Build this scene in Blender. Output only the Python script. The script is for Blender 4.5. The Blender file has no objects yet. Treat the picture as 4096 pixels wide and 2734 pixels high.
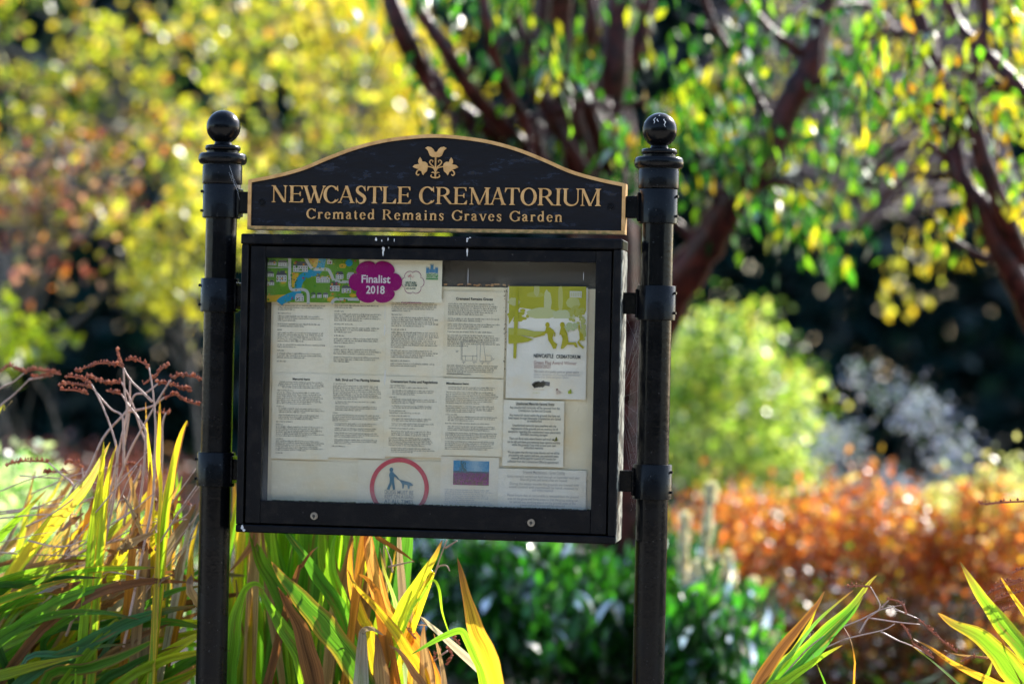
import bpy, math, random
import numpy as np
from mathutils import Vector, Matrix
random.seed(7); RNG = np.random.default_rng(7)
SC = bpy.context.scene
COL = SC.collection
# ------------------------------------------------------------------ camera
CA, CB, CC = 0.14970375, 0.00584519, -0.02128390
def _rot(a, b, c):
    ca,sa,cb,sb,cc,sc = math.cos(a),math.sin(a),math.cos(b),math.sin(b),math.cos(c),math.sin(c)
    return (np.array([[ca,-sa,0],[sa,ca,0],[0,0,1]]) @ np.array([[1,0,0],[0,cb,-sb],[0,sb,cb]])
            @ np.array([[cc,0,sc],[0,1,0],[-sc,0,cc]]))
CM = _rot(CA, CB, CC)
CP = np.array([1.10516, -5.91426, 1.48139])
cam = bpy.data.cameras.new("camera"); camo = bpy.data.objects.new("camera", cam); COL.objects.link(camo)
cam.sensor_width = 36; cam.lens = 85; cam.clip_start = 0.1; cam.clip_end = 500
m = Matrix(((CM[0,0], CM[0,2], -CM[0,1], CP[0]), (CM[1,0], CM[1,2], -CM[1,1], CP[1]),
            (CM[2,0], CM[2,2], -CM[2,1], CP[2]), (0,0,0,1)))
camo.matrix_world = m
cam.dof.use_dof = True; cam.dof.focus_distance = 6.0; cam.dof.aperture_fstop = 1.5
SC.camera = camo
FP = 85/36*4096
# ------------------------------------------------------------------ light
SUN_AZ, SUN_EL = math.radians(32), math.radians(35)     # azimuth measured from +Y towards +X (behind the board, to the right)
w = bpy.data.worlds.new("World"); SC.world = w; w.use_nodes = True
nt = w.node_tree; bg = nt.nodes['Background']; sky = nt.nodes.new('ShaderNodeTexSky')
sky.sky_type = 'NISHITA'; sky.sun_disc = False; sky.sun_elevation = SUN_EL; sky.sun_rotation = SUN_AZ
nt.links.new(sky.outputs[0], bg.inputs[0]); bg.inputs[1].default_value = 0.15
sl = bpy.data.lights.new("sun", 'SUN'); sl.energy = 3.1; sl.angle = math.radians(0.5); sl.color = (1, .94, .85)
so = bpy.data.objects.new("sun", sl); COL.objects.link(so)
sd = Vector((math.sin(SUN_AZ)*math.cos(SUN_EL), math.cos(SUN_AZ)*math.cos(SUN_EL), math.sin(SUN_EL)))
so.rotation_euler = sd.to_track_quat('Z', 'Y').to_euler()
SC.view_settings.view_transform = 'Standard'; SC.view_settings.look = 'None'
SC.view_settings.exposure = 1.65; SC.view_settings.gamma = 1
SC.cycles.use_denoising = True
SC.cycles.max_bounces = 8; SC.cycles.transparent_max_bounces = 12
SC.cycles.sample_clamp_indirect = 6
# ------------------------------------------------------------------ where things stand
def P(px, py, Y):          # point of the photograph (4096 wide) on the vertical plane y = Y
    d = CM @ np.array([(px-2048)/FP, 1, -(py-1367)/FP]); return CP + d*(Y-CP[1])/d[1]
def D(u, v, dist):         # point (2349-wide units) at a distance in front of the lens
    d = CM @ np.array([(u*1.74372-2048)/FP, 1, -(v*1.74372-1367)/FP]); return CP + d*dist
UN = 5547.0                # units per metre at 1 m
# ------------------------------------------------------------------ materials
def new_mat(name):
    mt = bpy.data.materials.new(name); mt.use_nodes = True
    n = mt.node_tree; return mt, n, n.nodes['Principled BSDF'], n.nodes['Material Output']
def N(n, t, **k):
    nd = n.nodes.new(t)
    for a, b in k.items():
        if a.startswith('i_'): nd.inputs[a[2:].replace('_', ' ')].default_value = b
        else: setattr(nd, a, b)
    return nd
def ramp(n, fac, stops):
    r = n.nodes.new('ShaderNodeValToRGB'); e = r.color_ramp.elements
    while len(e) < len(stops): e.new(.5)
    for k, (p, c) in enumerate(stops):
        e[k].position = p; e[k].color = (*c, 1) if len(c) == 3 else c
    n.links.new(fac, r.inputs[0]); return r.outputs[0]
def paint(name, base, alt, rough=.38, scale=14, bump=.25, thr=(.55,.62), coat=0):
    mt, n, b, o = new_mat(name); L = n.links.new
    tc = N(n, 'ShaderNodeTexCoord')
    n1 = N(n, 'ShaderNodeTexNoise', i_Scale=scale, i_Detail=8, i_Roughness=.65); L(tc.outputs['Object'], n1.inputs['Vector'])
    n2 = N(n, 'ShaderNodeTexNoise', i_Scale=scale*9, i_Detail=4); L(tc.outputs['Object'], n2.inputs['Vector'])
    bc = ramp(n, n1.outputs[0], [(thr[0], base), (thr[1], alt)])
    if name.startswith('black'):      # dust and small chips
        n5 = N(n, 'ShaderNodeTexNoise', i_Scale=170, i_Detail=3); L(tc.outputs['Object'], n5.inputs['Vector'])
        md = N(n, 'ShaderNodeMixRGB'); L(ramp(n, n5.outputs[0], [(.70,(0,0,0)),(.76,(.6,.6,.6))]), md.inputs[0]); L(bc, md.inputs[1]); md.inputs[2].default_value = (.12,.12,.12,1); bc = md.outputs[0]
    L(bc, b.inputs['Base Color'])
    L(ramp(n, n1.outputs[0], [(.35, (rough-.08,)*3), (.7, (rough+.2,)*3)]), b.inputs['Roughness'])
    bm_ = N(n, 'ShaderNodeBump', i_Strength=bump, i_Distance=.002); L(n2.outputs[0], bm_.inputs['Height']); L(bm_.outputs[0], b.inputs['Normal'])
    b.inputs['Coat Weight'].default_value = coat
    return mt
M = {}
M['post'] = paint('black_gloss_paint', (.0025,.003,.0042), (.005,.0055,.007), .22, 9, .35, (.45,.65), .05)
M['frame'] = paint('black_timber_paint', (.0035,.0042,.0062), (.010,.009,.009), .36, 22, .5, (.5,.62))
for q_ in ('post','frame'): M[q_].node_tree.nodes['Principled BSDF'].inputs['Specular IOR Level'].default_value = .13
M['metal'] = paint('dull_metal', (.28,.26,.23), (.12,.11,.1), .35, 60, .2)
M['metal'].node_tree.nodes['Principled BSDF'].inputs['Metallic'].default_value = .8
M['hole'] = paint('dark_metal', (.02,.02,.02), (.01,.01,.01), .5)
M['backboard'] = paint('brown_grey_board', (.075,.066,.056), (.055,.05,.044), .6, 8, .2)
# header board: flaking black paint with blue-grey and brown patches, wood grain
mt, n, b, o = new_mat('flaking_black_timber'); L = n.links.new
tc = N(n, 'ShaderNodeTexCoord'); mp = N(n, 'ShaderNodeMapping'); mp.inputs['Scale'].default_value = (1,1,3)
L(tc.outputs['Object'], mp.inputs[0])
n1 = N(n, 'ShaderNodeTexNoise', i_Scale=15, i_Detail=10, i_Roughness=.75); L(mp.outputs[0], n1.inputs['Vector'])
n2 = N(n, 'ShaderNodeTexNoise', i_Scale=55, i_Detail=5, i_Roughness=.6); L(mp.outputs[0], n2.inputs['Vector'])
ad = N(n, 'ShaderNodeMath', operation='MULTIPLY_ADD'); L(n2.outputs[0], ad.inputs[0]); ad.inputs[1].default_value = .35; L(n1.outputs[0], ad.inputs[2])
L(ramp(n, ad.outputs[0], [(.0, (.014,.011,.010)), (.60, (.007,.007,.009)), (.765, (.008,.009,.013)), (.78, (.030,.042,.072)), (.80, (.010,.012,.018)), (.86, (.034,.030,.026))]), b.inputs['Base Color'])
b.inputs['Roughness'].default_value = .55; b.inputs['Specular IOR Level'].default_value = .15
mp2 = N(n, 'ShaderNodeMapping'); mp2.inputs['Scale'].default_value = (12,12,160); L(tc.outputs['Object'], mp2.inputs[0])
n3 = N(n, 'ShaderNodeTexNoise', i_Scale=1.5, i_Detail=6, i_Distortion=.4); L(mp2.outputs[0], n3.inputs['Vector'])
b1 = N(n, 'ShaderNodeBump', i_Strength=.35, i_Distance=.002); L(n3.outputs[0], b1.inputs['Height'])
b2 = N(n, 'ShaderNodeBump', i_Strength=.7, i_Distance=.002); L(ad.outputs[0], b2.inputs['Height']); L(b1.outputs[0], b2.inputs['Normal']); L(b2.outputs[0], b.inputs['Normal'])
M['header'] = mt
def goldm(name, moss):
    mt, n, b, o = new_mat(name); L = n.links.new
    tc = N(n, 'ShaderNodeTexCoord')
    n1 = N(n, 'ShaderNodeTexNoise', i_Scale=38, i_Detail=8, i_Roughness=.7); L(tc.outputs['Object'], n1.inputs['Vector'])
    g = ramp(n, n1.outputs[0], [(.3, (.42,.22,.07)), (.5, (.60,.34,.12)), (.66, (.66,.40,.17)), (.74, (.30,.17,.06))])
    if moss:
        sx = N(n, 'ShaderNodeSeparateXYZ'); L(tc.outputs['Object'], sx.inputs[0])
        mr = N(n, 'ShaderNodeMapRange'); mr.inputs[1].default_value = 1.80; mr.inputs[2].default_value = 1.786
        L(sx.outputs[2], mr.inputs[0])
        n2 = N(n, 'ShaderNodeTexNoise', i_Scale=60, i_Detail=6); L(tc.outputs['Object'], n2.inputs['Vector'])
        mu = N(n, 'ShaderNodeMath', operation='MULTIPLY'); L(mr.outputs[0], mu.inputs[0])
        L(ramp(n, n2.outputs[0], [(.42,(0,0,0)),(.58,(1,1,1))]), mu.inputs[1])
        mx = N(n, 'ShaderNodeMixRGB'); L(mu.outputs[0], mx.inputs[0]); L(g, mx.inputs[1]); mx.inputs[2].default_value = (.10,.11,.02,1); g = mx.outputs[0]
    L(g, b.inputs['Base Color']); b.inputs['Roughness'].default_value = .5; b.inputs['Metallic'].default_value = .15
    bp = N(n, 'ShaderNodeBump', i_Strength=.3, i_Distance=.001); L(n1.outputs[0], bp.inputs['Height']); L(bp.outputs[0], b.inputs['Normal'])
    return mt
M['gold'] = goldm('gold_paint', False); M['goldrim'] = goldm('gold_paint_mossy', True)
def attr_mat(name, rough=.7, stain=0, bump=0):      # pigment stored per face
    mt, n, b, o = new_mat(name); L = n.links.new
    at = N(n, 'ShaderNodeAttribute', attribute_name='Col'); c = at.outputs[0]
    if stain:
        tc = N(n, 'ShaderNodeTexCoord'); n1 = N(n, 'ShaderNodeTexNoise', i_Scale=9, i_Detail=7, i_Roughness=.6); L(tc.outputs['Object'], n1.inputs['Vector'])
        r = ramp(n, n1.outputs[0], [(.3,(1,1,1)),(.52,(.93,.92,.88)),(.68,(.93,.84,.68)),(.8,(.8,.62,.42))])
        mx = N(n, 'ShaderNodeMixRGB', blend_type='MULTIPLY'); mx.inputs[0].default_value = stain; L(c, mx.inputs[1]); L(r, mx.inputs[2]); c = mx.outputs[0]
        bp = N(n, 'ShaderNodeBump', i_Strength=bump, i_Distance=.01); L(n1.outputs[0], bp.inputs['Height']); L(bp.outputs[0], b.inputs['Normal'])
    L(c, b.inputs['Base Color']); b.inputs['Roughness'].default_value = rough; b.inputs['Specular IOR Level'].default_value = .12
    return mt
M['paper'] = attr_mat('aged_paper', .42, .8, .7); M['ink'] = attr_mat('printed_ink', .6)
# glass: thin pane, clear with a little grime, reflecting by angle
mt, n, b, o = new_mat('window_glass'); L = n.links.new
tr = N(n, 'ShaderNodeBsdfTransparent'); tr.inputs[0].default_value = (.985,.99,.985,1)
gl = N(n, 'ShaderNodeBsdfGlossy'); gl.inputs['Roughness'].default_value = .03
df = N(n, 'ShaderNodeBsdfDiffuse'); df.inputs[0].default_value = (.62,.63,.65,1)
fr = N(n, 'ShaderNodeFresnel'); fr.inputs[0].default_value = 1.5
m1 = N(n, 'ShaderNodeMixShader'); m2 = N(n, 'ShaderNodeMixShader')
tc = N(n, 'ShaderNodeTexCoord'); sx = N(n, 'ShaderNodeSeparateXYZ'); L(tc.outputs['Object'], sx.inputs[0])
mpg = N(n, 'ShaderNodeMapping'); mpg.inputs['Scale'].default_value = (1,1,4); L(tc.outputs['Object'], mpg.inputs[0])
ng = N(n, 'ShaderNodeTexNoise', i_Scale=7, i_Detail=6, i_Roughness=.6); L(mpg.outputs[0], ng.inputs['Vector'])
mr = N(n, 'ShaderNodeMapRange'); mr.inputs[1].default_value = 1.28; mr.inputs[2].default_value = 1.11; mr.inputs[3].default_value = .0; mr.inputs[4].default_value = .13
L(sx.outputs[2], mr.inputs[0]); mu = N(n, 'ShaderNodeMath', operation='MULTIPLY'); L(mr.outputs[0], mu.inputs[0])
L(ramp(n, ng.outputs[0], [(.3,(.3,.3,.3)),(.7,(1,1,1))]), mu.inputs[1])
L(mu.outputs[0], m1.inputs[0]); L(tr.outputs[0], m1.inputs[1]); L(df.outputs[0], m1.inputs[2])
fh = N(n, 'ShaderNodeMath', operation='MULTIPLY'); L(fr.outputs[0], fh.inputs[0]); fh.inputs[1].default_value = .5; L(fh.outputs[0], m2.inputs[0]); L(m1.outputs[0], m2.inputs[1]); L(gl.outputs[0], m2.inputs[2]); L(m2.outputs[0], o.inputs[0])
M['glass'] = mt
def leafm(name, trans=.5, gloss=.12, rough=.35, boost=1.6, blade=False):
    mt, n, b, o = new_mat(name); n.nodes.remove(b); L = n.links.new
    at = N(n, 'ShaderNodeAttribute', attribute_name='Col'); c = at.outputs[0]
    if blade:
        ab = N(n, 'ShaderNodeAttribute', attribute_name='bl')
        mp = N(n, 'ShaderNodeMapping'); mp.inputs['Scale'].default_value = (13, 1.0, 1); L(ab.outputs['Vector'], mp.inputs[0])
        ns = N(n, 'ShaderNodeTexNoise', i_Scale=1.0, i_Detail=5, i_Roughness=.7); L(mp.outputs[0], ns.inputs['Vector'])
        r = ramp(n, ns.outputs[0], [(.34,(.30,.27,.25)),(.47,(.88,.88,.86)),(.6,(1.22,1.22,1.15))])
        mx = N(n, 'ShaderNodeMixRGB', blend_type='MULTIPLY'); mx.inputs[0].default_value = 1; L(c, mx.inputs[1]); L(r, mx.inputs[2]); c = mx.outputs[0]
        mp3 = N(n, 'ShaderNodeMapping'); mp3.inputs['Scale'].default_value = (1.6, 1.6, 1); L(ab.outputs['Vector'], mp3.inputs[0])
        nb = N(n, 'ShaderNodeTexNoise', i_Scale=1.0, i_Detail=6, i_Roughness=.7); L(mp3.outputs[0], nb.inputs['Vector'])
        mb_ = N(n, 'ShaderNodeMixRGB'); L(ramp(n, nb.outputs[0], [(.58,(0,0,0)),(.68,(.8,.8,.8))]), mb_.inputs[0]); L(c, mb_.inputs[1]); mb_.inputs[2].default_value = (.24,.12,.04,1); c = mb_.outputs[0]
    d = N(n, 'ShaderNodeBsdfDiffuse'); t = N(n, 'ShaderNodeBsdfTranslucent'); g = N(n, 'ShaderNodeBsdfGlossy'); g.inputs['Roughness'].default_value = rough
    L(c, d.inputs[0]); mc = N(n, 'ShaderNodeMixRGB', blend_type='MULTIPLY'); mc.inputs[0].default_value = 1; L(c, mc.inputs[1]); mc.inputs[2].default_value = (boost*1.05, boost, boost*.6, 1)
    L(mc.outputs[0], t.inputs[0])
    a = N(n, 'ShaderNodeMixShader'); a.inputs[0].default_value = trans; L(d.outputs[0], a.inputs[1]); L(t.outputs[0], a.inputs[2])
    f = N(n, 'ShaderNodeFresnel'); f.inputs[0].default_value = 1.45
    fm = N(n, 'ShaderNodeMath', operation='MULTIPLY'); L(f.outputs[0], fm.inputs[0]); fm.inputs[1].default_value = gloss*8
    a2 = N(n, 'ShaderNodeMixShader'); L(fm.outputs[0], a2.inputs[0]); L(a.outputs[0], a2.inputs[1]); L(g.outputs[0], a2.inputs[2]); L(a2.outputs[0], o.inputs[0])
    return mt
M['leaf'] = leafm('thin_leaf', .6, .035, .5, 2.1)
M['waxy'] = leafm('waxy_leaf', .52, .035, .42, 2.2)
M['soft'] = leafm('autumn_leaf', .62, .022, .45, 2.1)
M['glossy'] = leafm('glossy_leaf', .45, .11, .26, 2.3)
M['dull'] = leafm('dull_leaf', .35, .02, .6, 1.5)
M['blade'] = leafm('sword_leaf', .55, .06, .42, 2.1, True)
M['dryblade'] = leafm('dry_sword_leaf', .35, .05, .5, 1.6, True)
M['bark'] = paint('red_cherry_bark', (.018,.003,.004), (.085,.014,.010), .3, 16, 1, (.42,.6))
M['bark'].node_tree.nodes['Principled BSDF'].inputs['Specular IOR Level'].default_value = .25
M['greybark'] = paint('grey_bark', (.11,.095,.08), (.17,.15,.13), .7, 12, .6)
M['stem'] = paint('dry_stalk', (.50,.34,.28), (.36,.19,.14), .35, 60, .2)
M['seed'] = leafm('seed_husk', .4, .05, .4, 1.6)
M['soil'] = paint('soil_and_litter', (.035,.026,.018), (.06,.045,.03), .9, 1.5, 1)
M['white'] = paint('white_splash', (.6,.6,.6), (.5,.5,.5), .6, 50, .2)
M['web'] = paint('spider_silk', (.75,.75,.78), (.7,.7,.7), .3, 50, 0)
# ------------------------------------------------------------------ mesh helpers
class MB:
    def __init__(s): s.v = []; s.f = []; s.c = []; s.bl = None
    def add(s, vs, fs, col=(1,1,1)):
        o = len(s.v); s.v += [tuple(x) for x in vs]; s.f += [tuple(i+o for i in f) for f in fs]; s.c += [col]*len(vs)
    def box(s, x0, x1, y0, y1, z0, z1, b=0, col=(1,1,1)):
        if b <= 0:
            s.add([(x,y,z) for x in (x0,x1) for y in (y0,y1) for z in (z0,z1)],
                  [(0,1,3,2),(4,6,7,5),(0,4,5,1),(2,3,7,6),(0,2,6,4),(1,5,7,3)], col); return
        V = []; idx = {}
        c = [(x0,x1),(y0,y1),(z0,z1)]
        for sx in (0,1):
            for sy in (0,1):
                for sz in (0,1):
                    for ax in range(3):
                        p = []
                        for k, sgn in enumerate((sx,sy,sz)):
                            v = c[k][sgn]
                            if k != ax: v += b*(1 if sgn == 0 else -1)
                            p.append(v)
                        idx[(sx,sy,sz,ax)] = len(V); V.append(p)
        F_ = []
        for ax in range(3):
            o1, o2 = [(1,2),(2,0),(0,1)][ax]
            for sg in (0,1):
                q = []
                for a, bb in ((0,0),(1,0),(1,1),(0,1)):
                    k = [0,0,0]; k[ax] = sg; k[o1] = a; k[o2] = bb; q.append(idx[(*k, ax)])
                F_.append(tuple(q if sg else q[::-1]))
            for a in (0,1):
                for bb in (0,1):
                    k0 = [0,0,0]; k0[o1] = a; k0[o2] = bb; k1 = list(k0); k0[ax] = 0; k1[ax] = 1
                    F_.append((idx[(*k0,o1)], idx[(*k1,o1)], idx[(*k1,o2)], idx[(*k0,o2)]))
        for sx in (0,1):
            for sy in (0,1):
                for sz in (0,1): F_.append(tuple(idx[(sx,sy,sz,a)] for a in range(3)))
        s.add(V, F_, col)
    def prism(s, pts, y0, y1, col=(1,1,1)):      # outline in x,z, from y0 (front) to y1 (back)
        k = len(pts)
        s.add([(x,y0,z) for x,z in pts]+[(x,y1,z) for x,z in pts],
              [tuple(range(k)), tuple(range(2*k-1,k-1,-1))]+[(i,k+i,k+(i+1)%k,(i+1)%k) for i in range(k)], col)
    def flat(s, pts, y, col): s.add([(x,y,z) for x,z in pts], [tuple(range(len(pts)))], col)
    def strip(s, L_, R_, y0, y1, col=(1,1,1), closed=False):
        k = len(L_); V = [(x,y0,z) for x,z in L_]+[(x,y0,z) for x,z in R_]
        e = k if closed else k-1; Fs = [(i,(i+1)%k,k+(i+1)%k,k+i) for i in range(e)]
        if y1 is not None:
            V += [(x,y1,z) for x,z in L_]+[(x,y1,z) for x,z in R_]
            for i in range(e):
                j = (i+1)%k
                Fs += [(2*k+j,2*k+i,3*k+i,3*k+j),(j,i,2*k+i,2*k+j),(k+i,k+j,3*k+j,3*k+i)]
            if not closed: Fs += [(0,k,3*k,2*k),(k-1,3*k-1,4*k-1,2*k-1)]
        s.add(V, Fs, col)
    def tube(s, pts, rad, sides=8, col=(1,1,1), cap=True):
        pts = [Vector(p) for p in pts]; k = len(pts)
        rr = rad if isinstance(rad, (list,tuple)) else [rad]*k
        V = []; up = Vector((.13,.97,.2)).normalized()
        for i in range(k):
            t = (pts[min(i+1,k-1)]-pts[max(i-1,0)])
            t = t.normalized() if t.length > 1e-9 else Vector((0,0,1))
            a = t.cross(up); a = a.normalized() if a.length > 1e-4 else t.orthogonal().normalized()
            b_ = t.cross(a)
            for j in range(sides):
                an = 2*math.pi*j/sides; V.append(pts[i]+(a*math.cos(an)+b_*math.sin(an))*rr[i])
        Fs = [(i*sides+j, i*sides+(j+1)%sides, (i+1)*sides+(j+1)%sides, (i+1)*sides+j) for i in range(k-1) for j in range(sides)]
        if cap: Fs += [tuple(range(sides-1,-1,-1)), tuple((k-1)*sides+j for j in range(sides))]
        s.add(V, Fs, col)
    def lathe(s, cx, cy, prof, seg=48, col=(1,1,1)):
        V = []; k = len(prof)
        for r, z in prof:
            for j in range(seg): an = 2*math.pi*j/seg; V.append((cx+r*math.cos(an), cy+r*math.sin(an), z))
        Fs = [(i*seg+j, i*seg+(j+1)%seg, (i+1)*seg+(j+1)%seg, (i+1)*seg+j) for i in range(k-1) for j in range(seg)]
        Fs += [tuple(range(seg-1,-1,-1)), tuple((k-1)*seg+j for j in range(seg))]
        s.add(V, Fs, col)
    def blob(s, c, r, col=(1,1,1)):
        x,y,z = c; q = r*random.uniform(.8,1.2)
        s.add([(x+r,y,z),(x-r,y,z),(x,y+r,z),(x,y-r,z),(x,y,z+q),(x,y,z-q)],
              [(0,2,4),(2,1,4),(1,3,4),(3,0,4),(2,0,5),(1,2,5),(3,1,5),(0,3,5)], col)
    def build(s, name, mat, parent=None, smooth=False):
        me = bpy.data.meshes.new(name); me.from_pydata([tuple(map(float,v)) for v in s.v], [], s.f)
        a = me.attributes.new('Col', 'FLOAT_COLOR', 'POINT')
        a.data.foreach_set('color', np.concatenate([np.array(s.c, float).reshape(-1,3), np.ones((len(s.v),1))],1).ravel())
        if s.bl is not None:
            q = me.attributes.new('bl', 'FLOAT_VECTOR', 'POINT'); q.data.foreach_set('vector', np.array(s.bl, float).ravel())
        me.materials.append(mat)
        if smooth is True: me.shade_smooth()
        elif smooth:
            me.shade_smooth(); me.set_sharp_from_angle(angle=math.radians(smooth))
        me.update()
        ob = bpy.data.objects.new(name, me); COL.objects.link(ob)
        if parent is not None: ob.parent = parent; ob.matrix_parent_inverse = parent.matrix_world.inverted()
        return ob
def tag(o, label=None, cat=None, group=None, kind=None):
    for k, v in (('label',label),('category',cat),('group',group),('kind',kind)):
        if v: o[k] = v
    return o
def thing(name, loc, label, cat, group=None):
    o = bpy.data.objects.new(name, None); o.location = tuple(map(float, loc)); o.empty_display_size = .1; COL.objects.link(o)
    o.matrix_world = Matrix.Translation(o.location); tag(o, label, cat, group); return o
def crom(pts, n=6):           # Catmull-Rom through points (any dimension)
    p = [np.array(q, float) for q in pts]; p = [2*p[0]-p[1]]+p+[2*p[-1]-p[-2]]; out = []
    for i in range(1, len(p)-2):
        for k in range(n):
            t = k/n; a,b_,c,d = p[i-1],p[i],p[i+1],p[i+2]
            out.append(.5*((2*b_)+(-a+c)*t+(2*a-5*b_+4*c-d)*t*t+(-a+3*b_-3*c+d)*t**3))
    out.append(p[-2]); return out
# ------------------------------------------------------------------ setting
gm = MB(); gx = np.linspace(-60,60,61); gy = np.linspace(-20,110,66)
gv = [(x,y, .02*math.sin(x*1.3)*math.cos(y*.9)) for x in gx for y in gy]
gm.add(gv, [(i*66+j,(i+1)*66+j,(i+1)*66+j+1,i*66+j+1) for i in range(60) for j in range(65)])
tag(gm.build('ground', M['soil'], None, True), kind='structure')
M['added_path'] = paint('bounce_gravel', (.46,.41,.33), (.36,.32,.26), .9, 3, .6)  # unseen pale gravel strip added to bounce sunlight onto the notices
pm = MB(); pm.add([(x,y,.035) for x in (-30,30) for y in (-13.5,-1.1)], [(0,2,3,1)])
tag(pm.build('added_path', M['added_path']), kind='structure')
# ------------------------------------------------------------------ notice board
YH = .045
root = thing('notice_board', (0,.07,0), 'black notice board of two round posts, glazed cabinet and arched gold-lettered header', 'notice board')
def add_post(x):
    p = MB(); p.lathe(x,.07,[(.0395,0),(.0395,1.93)], 56); po = p.build('post', M['post'], root, 40)
    f = MB(); z0 = 2.049; R_ = .0432
    pr = [(.050,1.904),(.0505,1.906),(.0505,1.9475),(.0495,1.949),(.0495,1.953),(.056,1.9545)]
    pr += [(.0545+.0073*math.cos(a), 1.968+.0135*math.sin(a)) for a in np.linspace(-1.35,1.35,9)]
    pr += [(.0405,1.982),(.0405,1.9875)]
    pr += [(.0400+.0052*math.cos(a), 1.995+.0070*math.sin(a)) for a in np.linspace(-1.3,1.3,7)]
    pr += [(.028,2.0022),(.0235,2.0045),(.0215,2.0085)]
    a0 = math.asin(-(z0-2.011)/R_)
    pr += [(max(1e-4,R_*math.cos(a)), z0+R_*math.sin(a)) for a in np.linspace(a0, math.pi/2, 22)]
    f.lathe(x,.07,pr,56); f.build('finial', M['post'], po, 35)
    for za, zb in ((1.817,1.902),(1.578,1.663),(1.135,1.221)):
        c = MB(); c.lathe(x,.07,[(.0405,za),(.0475,za),(.0485,za+.001),(.0485,zb-.0015),(.0475,zb),(.0405,zb)],56)
        s_ = 1 if x > 0 else -1
        for zz in (za+.018, zb-.018):
            c.tube([(x+s_*.046,.055,zz),(x+s_*.0515,.053,zz)], .0035, 8)
        c.build('collar', M['post'], po, 35)
    return po
pl, pr_ = add_post(-.5535), add_post(.562)
for s_, xp, xh in ((-1,-.5535,-.478),(1,.562,.483)):
    for za, zb, edge in ((1.830,1.884,xh),(1.592,1.645,s_*.4795),(1.152,1.204,s_*.4795)):
        b_ = MB(); xa = xp - s_*.043
        x0, x1 = sorted((xa, edge)); b_.box(x0, x1, .052, .088, za, zb, .0015)
        xq0, xq1 = sorted((xa-s_*.0, xa-s_*.007)); b_.box(xq0, xq1, .045, .095, za-.009, zb+.009, .002)
        b_.build('bracket', M['post'], root)
for th0, th1, ph_ in ((.72,.30,-1.85),(.62,.10,-1.18),(.60,.40,-1.62),(.95,.85,-1.5)):
    dm = MB(); dm.tube([(.562+.0434*math.cos(a)*math.cos(ph_+.05*math.sin(a*20)), .07+.0434*math.cos(a)*math.sin(ph_), 2.049+.0434*math.sin(a)) for a in np.linspace(th0,th1,8)], [.0004,.0012,.0010,.0015,.0009,.0012,.0007,.0003], 6)
    tag(dm.build('bird_dropping', M['white'], pr_), 'white dropping run down the ball of the right post')
# cabinet
zb0, zt0 = 1.025, 1.775
c = MB()
c.box(-.482,.482,-.003,.1435,zt0-.026,zt0,.003); c.box(-.48,-.4625,0,.14,zb0+.0195,zt0-.0265,.002); c.box(.4615,.48,0,.14,zb0+.0195,zt0-.0265,.002)
c.box(-.48,.48,-.001,.14,zb0,zb0+.019,.0025)
c.box(-.462,.461,.132,.138,zb0+.02,zt0-.027)
case = c.build('cabinet_case', M['frame'], root)
M['worn'] = paint('worn_silver_paint', (.03,.033,.036), (.34,.35,.30), .45, 30, .6, (.46,.56))
wsd = MB(); wsd.box(.4802,.4816,.004,.136,zb0+.004,zt0-.027,.0004); tag(wsd.build('side_panel', M['worn'], case), 'side of the cabinet worn to silvery streaks')
bb = MB(); bb.box(-.461,.460,.060,.066,zb0+.022,zt0-.029); bb.build('back_board', M['backboard'], case)
xl, xr, zb, zt = P(1062,1030,.006)[0], P(2384,1051,.006)[0], P(1037,2000,.006)[2], P(1062,1030,.006)[2]
d_ = MB(); gL, gR, gB, gT = -.4575, .4565, zb0+.023, zt0-.030
d_.box(gL, xl, .005,.030, gB, gT, .0013); d_.box(xr, gR, .005,.030, gB, gT, .0013)
d_.box(xl+.0004, xr-.0004, .0055,.0295, zt, gT-.0004, .0013); d_.box(xl+.0004, xr-.0004, .0055,.0295, gB+.0004, zb, .0013)
door = d_.build('door_frame', M['frame'], root)
g_ = MB(); g_.box(xl-.004, xr+.004, .016,.019, zb-.004, zt+.004); g_.build('glass_pane', M['glass'], door)
for px, py in ((1257,2062),(2125,2089)):
    q = P(px,py,.005); k_ = MB()
    ring = [(0.0093*math.cos(a), .0093*math.sin(a)) for a in np.linspace(0,2*math.pi,28,endpoint=False)]
    k_.prism([(q[0]+a, q[2]+b) for a,b in ring], .0015, .006)
    k_.prism([(q[0]+a*.72, q[2]+b*.72) for a,b in ring], -.001, .003)
    lk = k_.build('lock', M['metal'], door, 30)
    h_ = MB(); h_.prism([(q[0]+a*.42, q[2]+b*.42) for a,b in ring], -.0013, 0); h_.box(q[0]-.001,q[0]+.001,-.0017,0,q[2]-.006,q[2]+.0005)
    h_.build('keyhole', M['hole'], lk)
# moss along the foot of the glass
ms = MB()
for k in range(700):
    x = random.uniform(xl+.03, xr); r = random.uniform(.0006,.0018)
    ms.blob((x, .0135, zb+r*.5+random.random()*.001), r, random.choice([(.03,.035,.01),(.02,.02,.012),(.06,.07,.03)]))
tag(ms.build('moss', M['ink'], door), 'dark green moss growing along the bottom of the glass')
# header
hp = [(993,720.2),(1050,708.5),(1111,696),(1165,683),(1219,669),(1283,638),(1362,605),(1442,579),(1521,560),(1600,547),(1680,539.6),(1752,536.5),(1806,540),(1850,544),(1912,551),(2018,573),(2097,600),(2176,632),(2256,666),(2335,695),(2415,716),(2503,732)]
top = [(P(a,b,YH)[0], P(a,b,YH)[2]) for a,b in hp]
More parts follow.
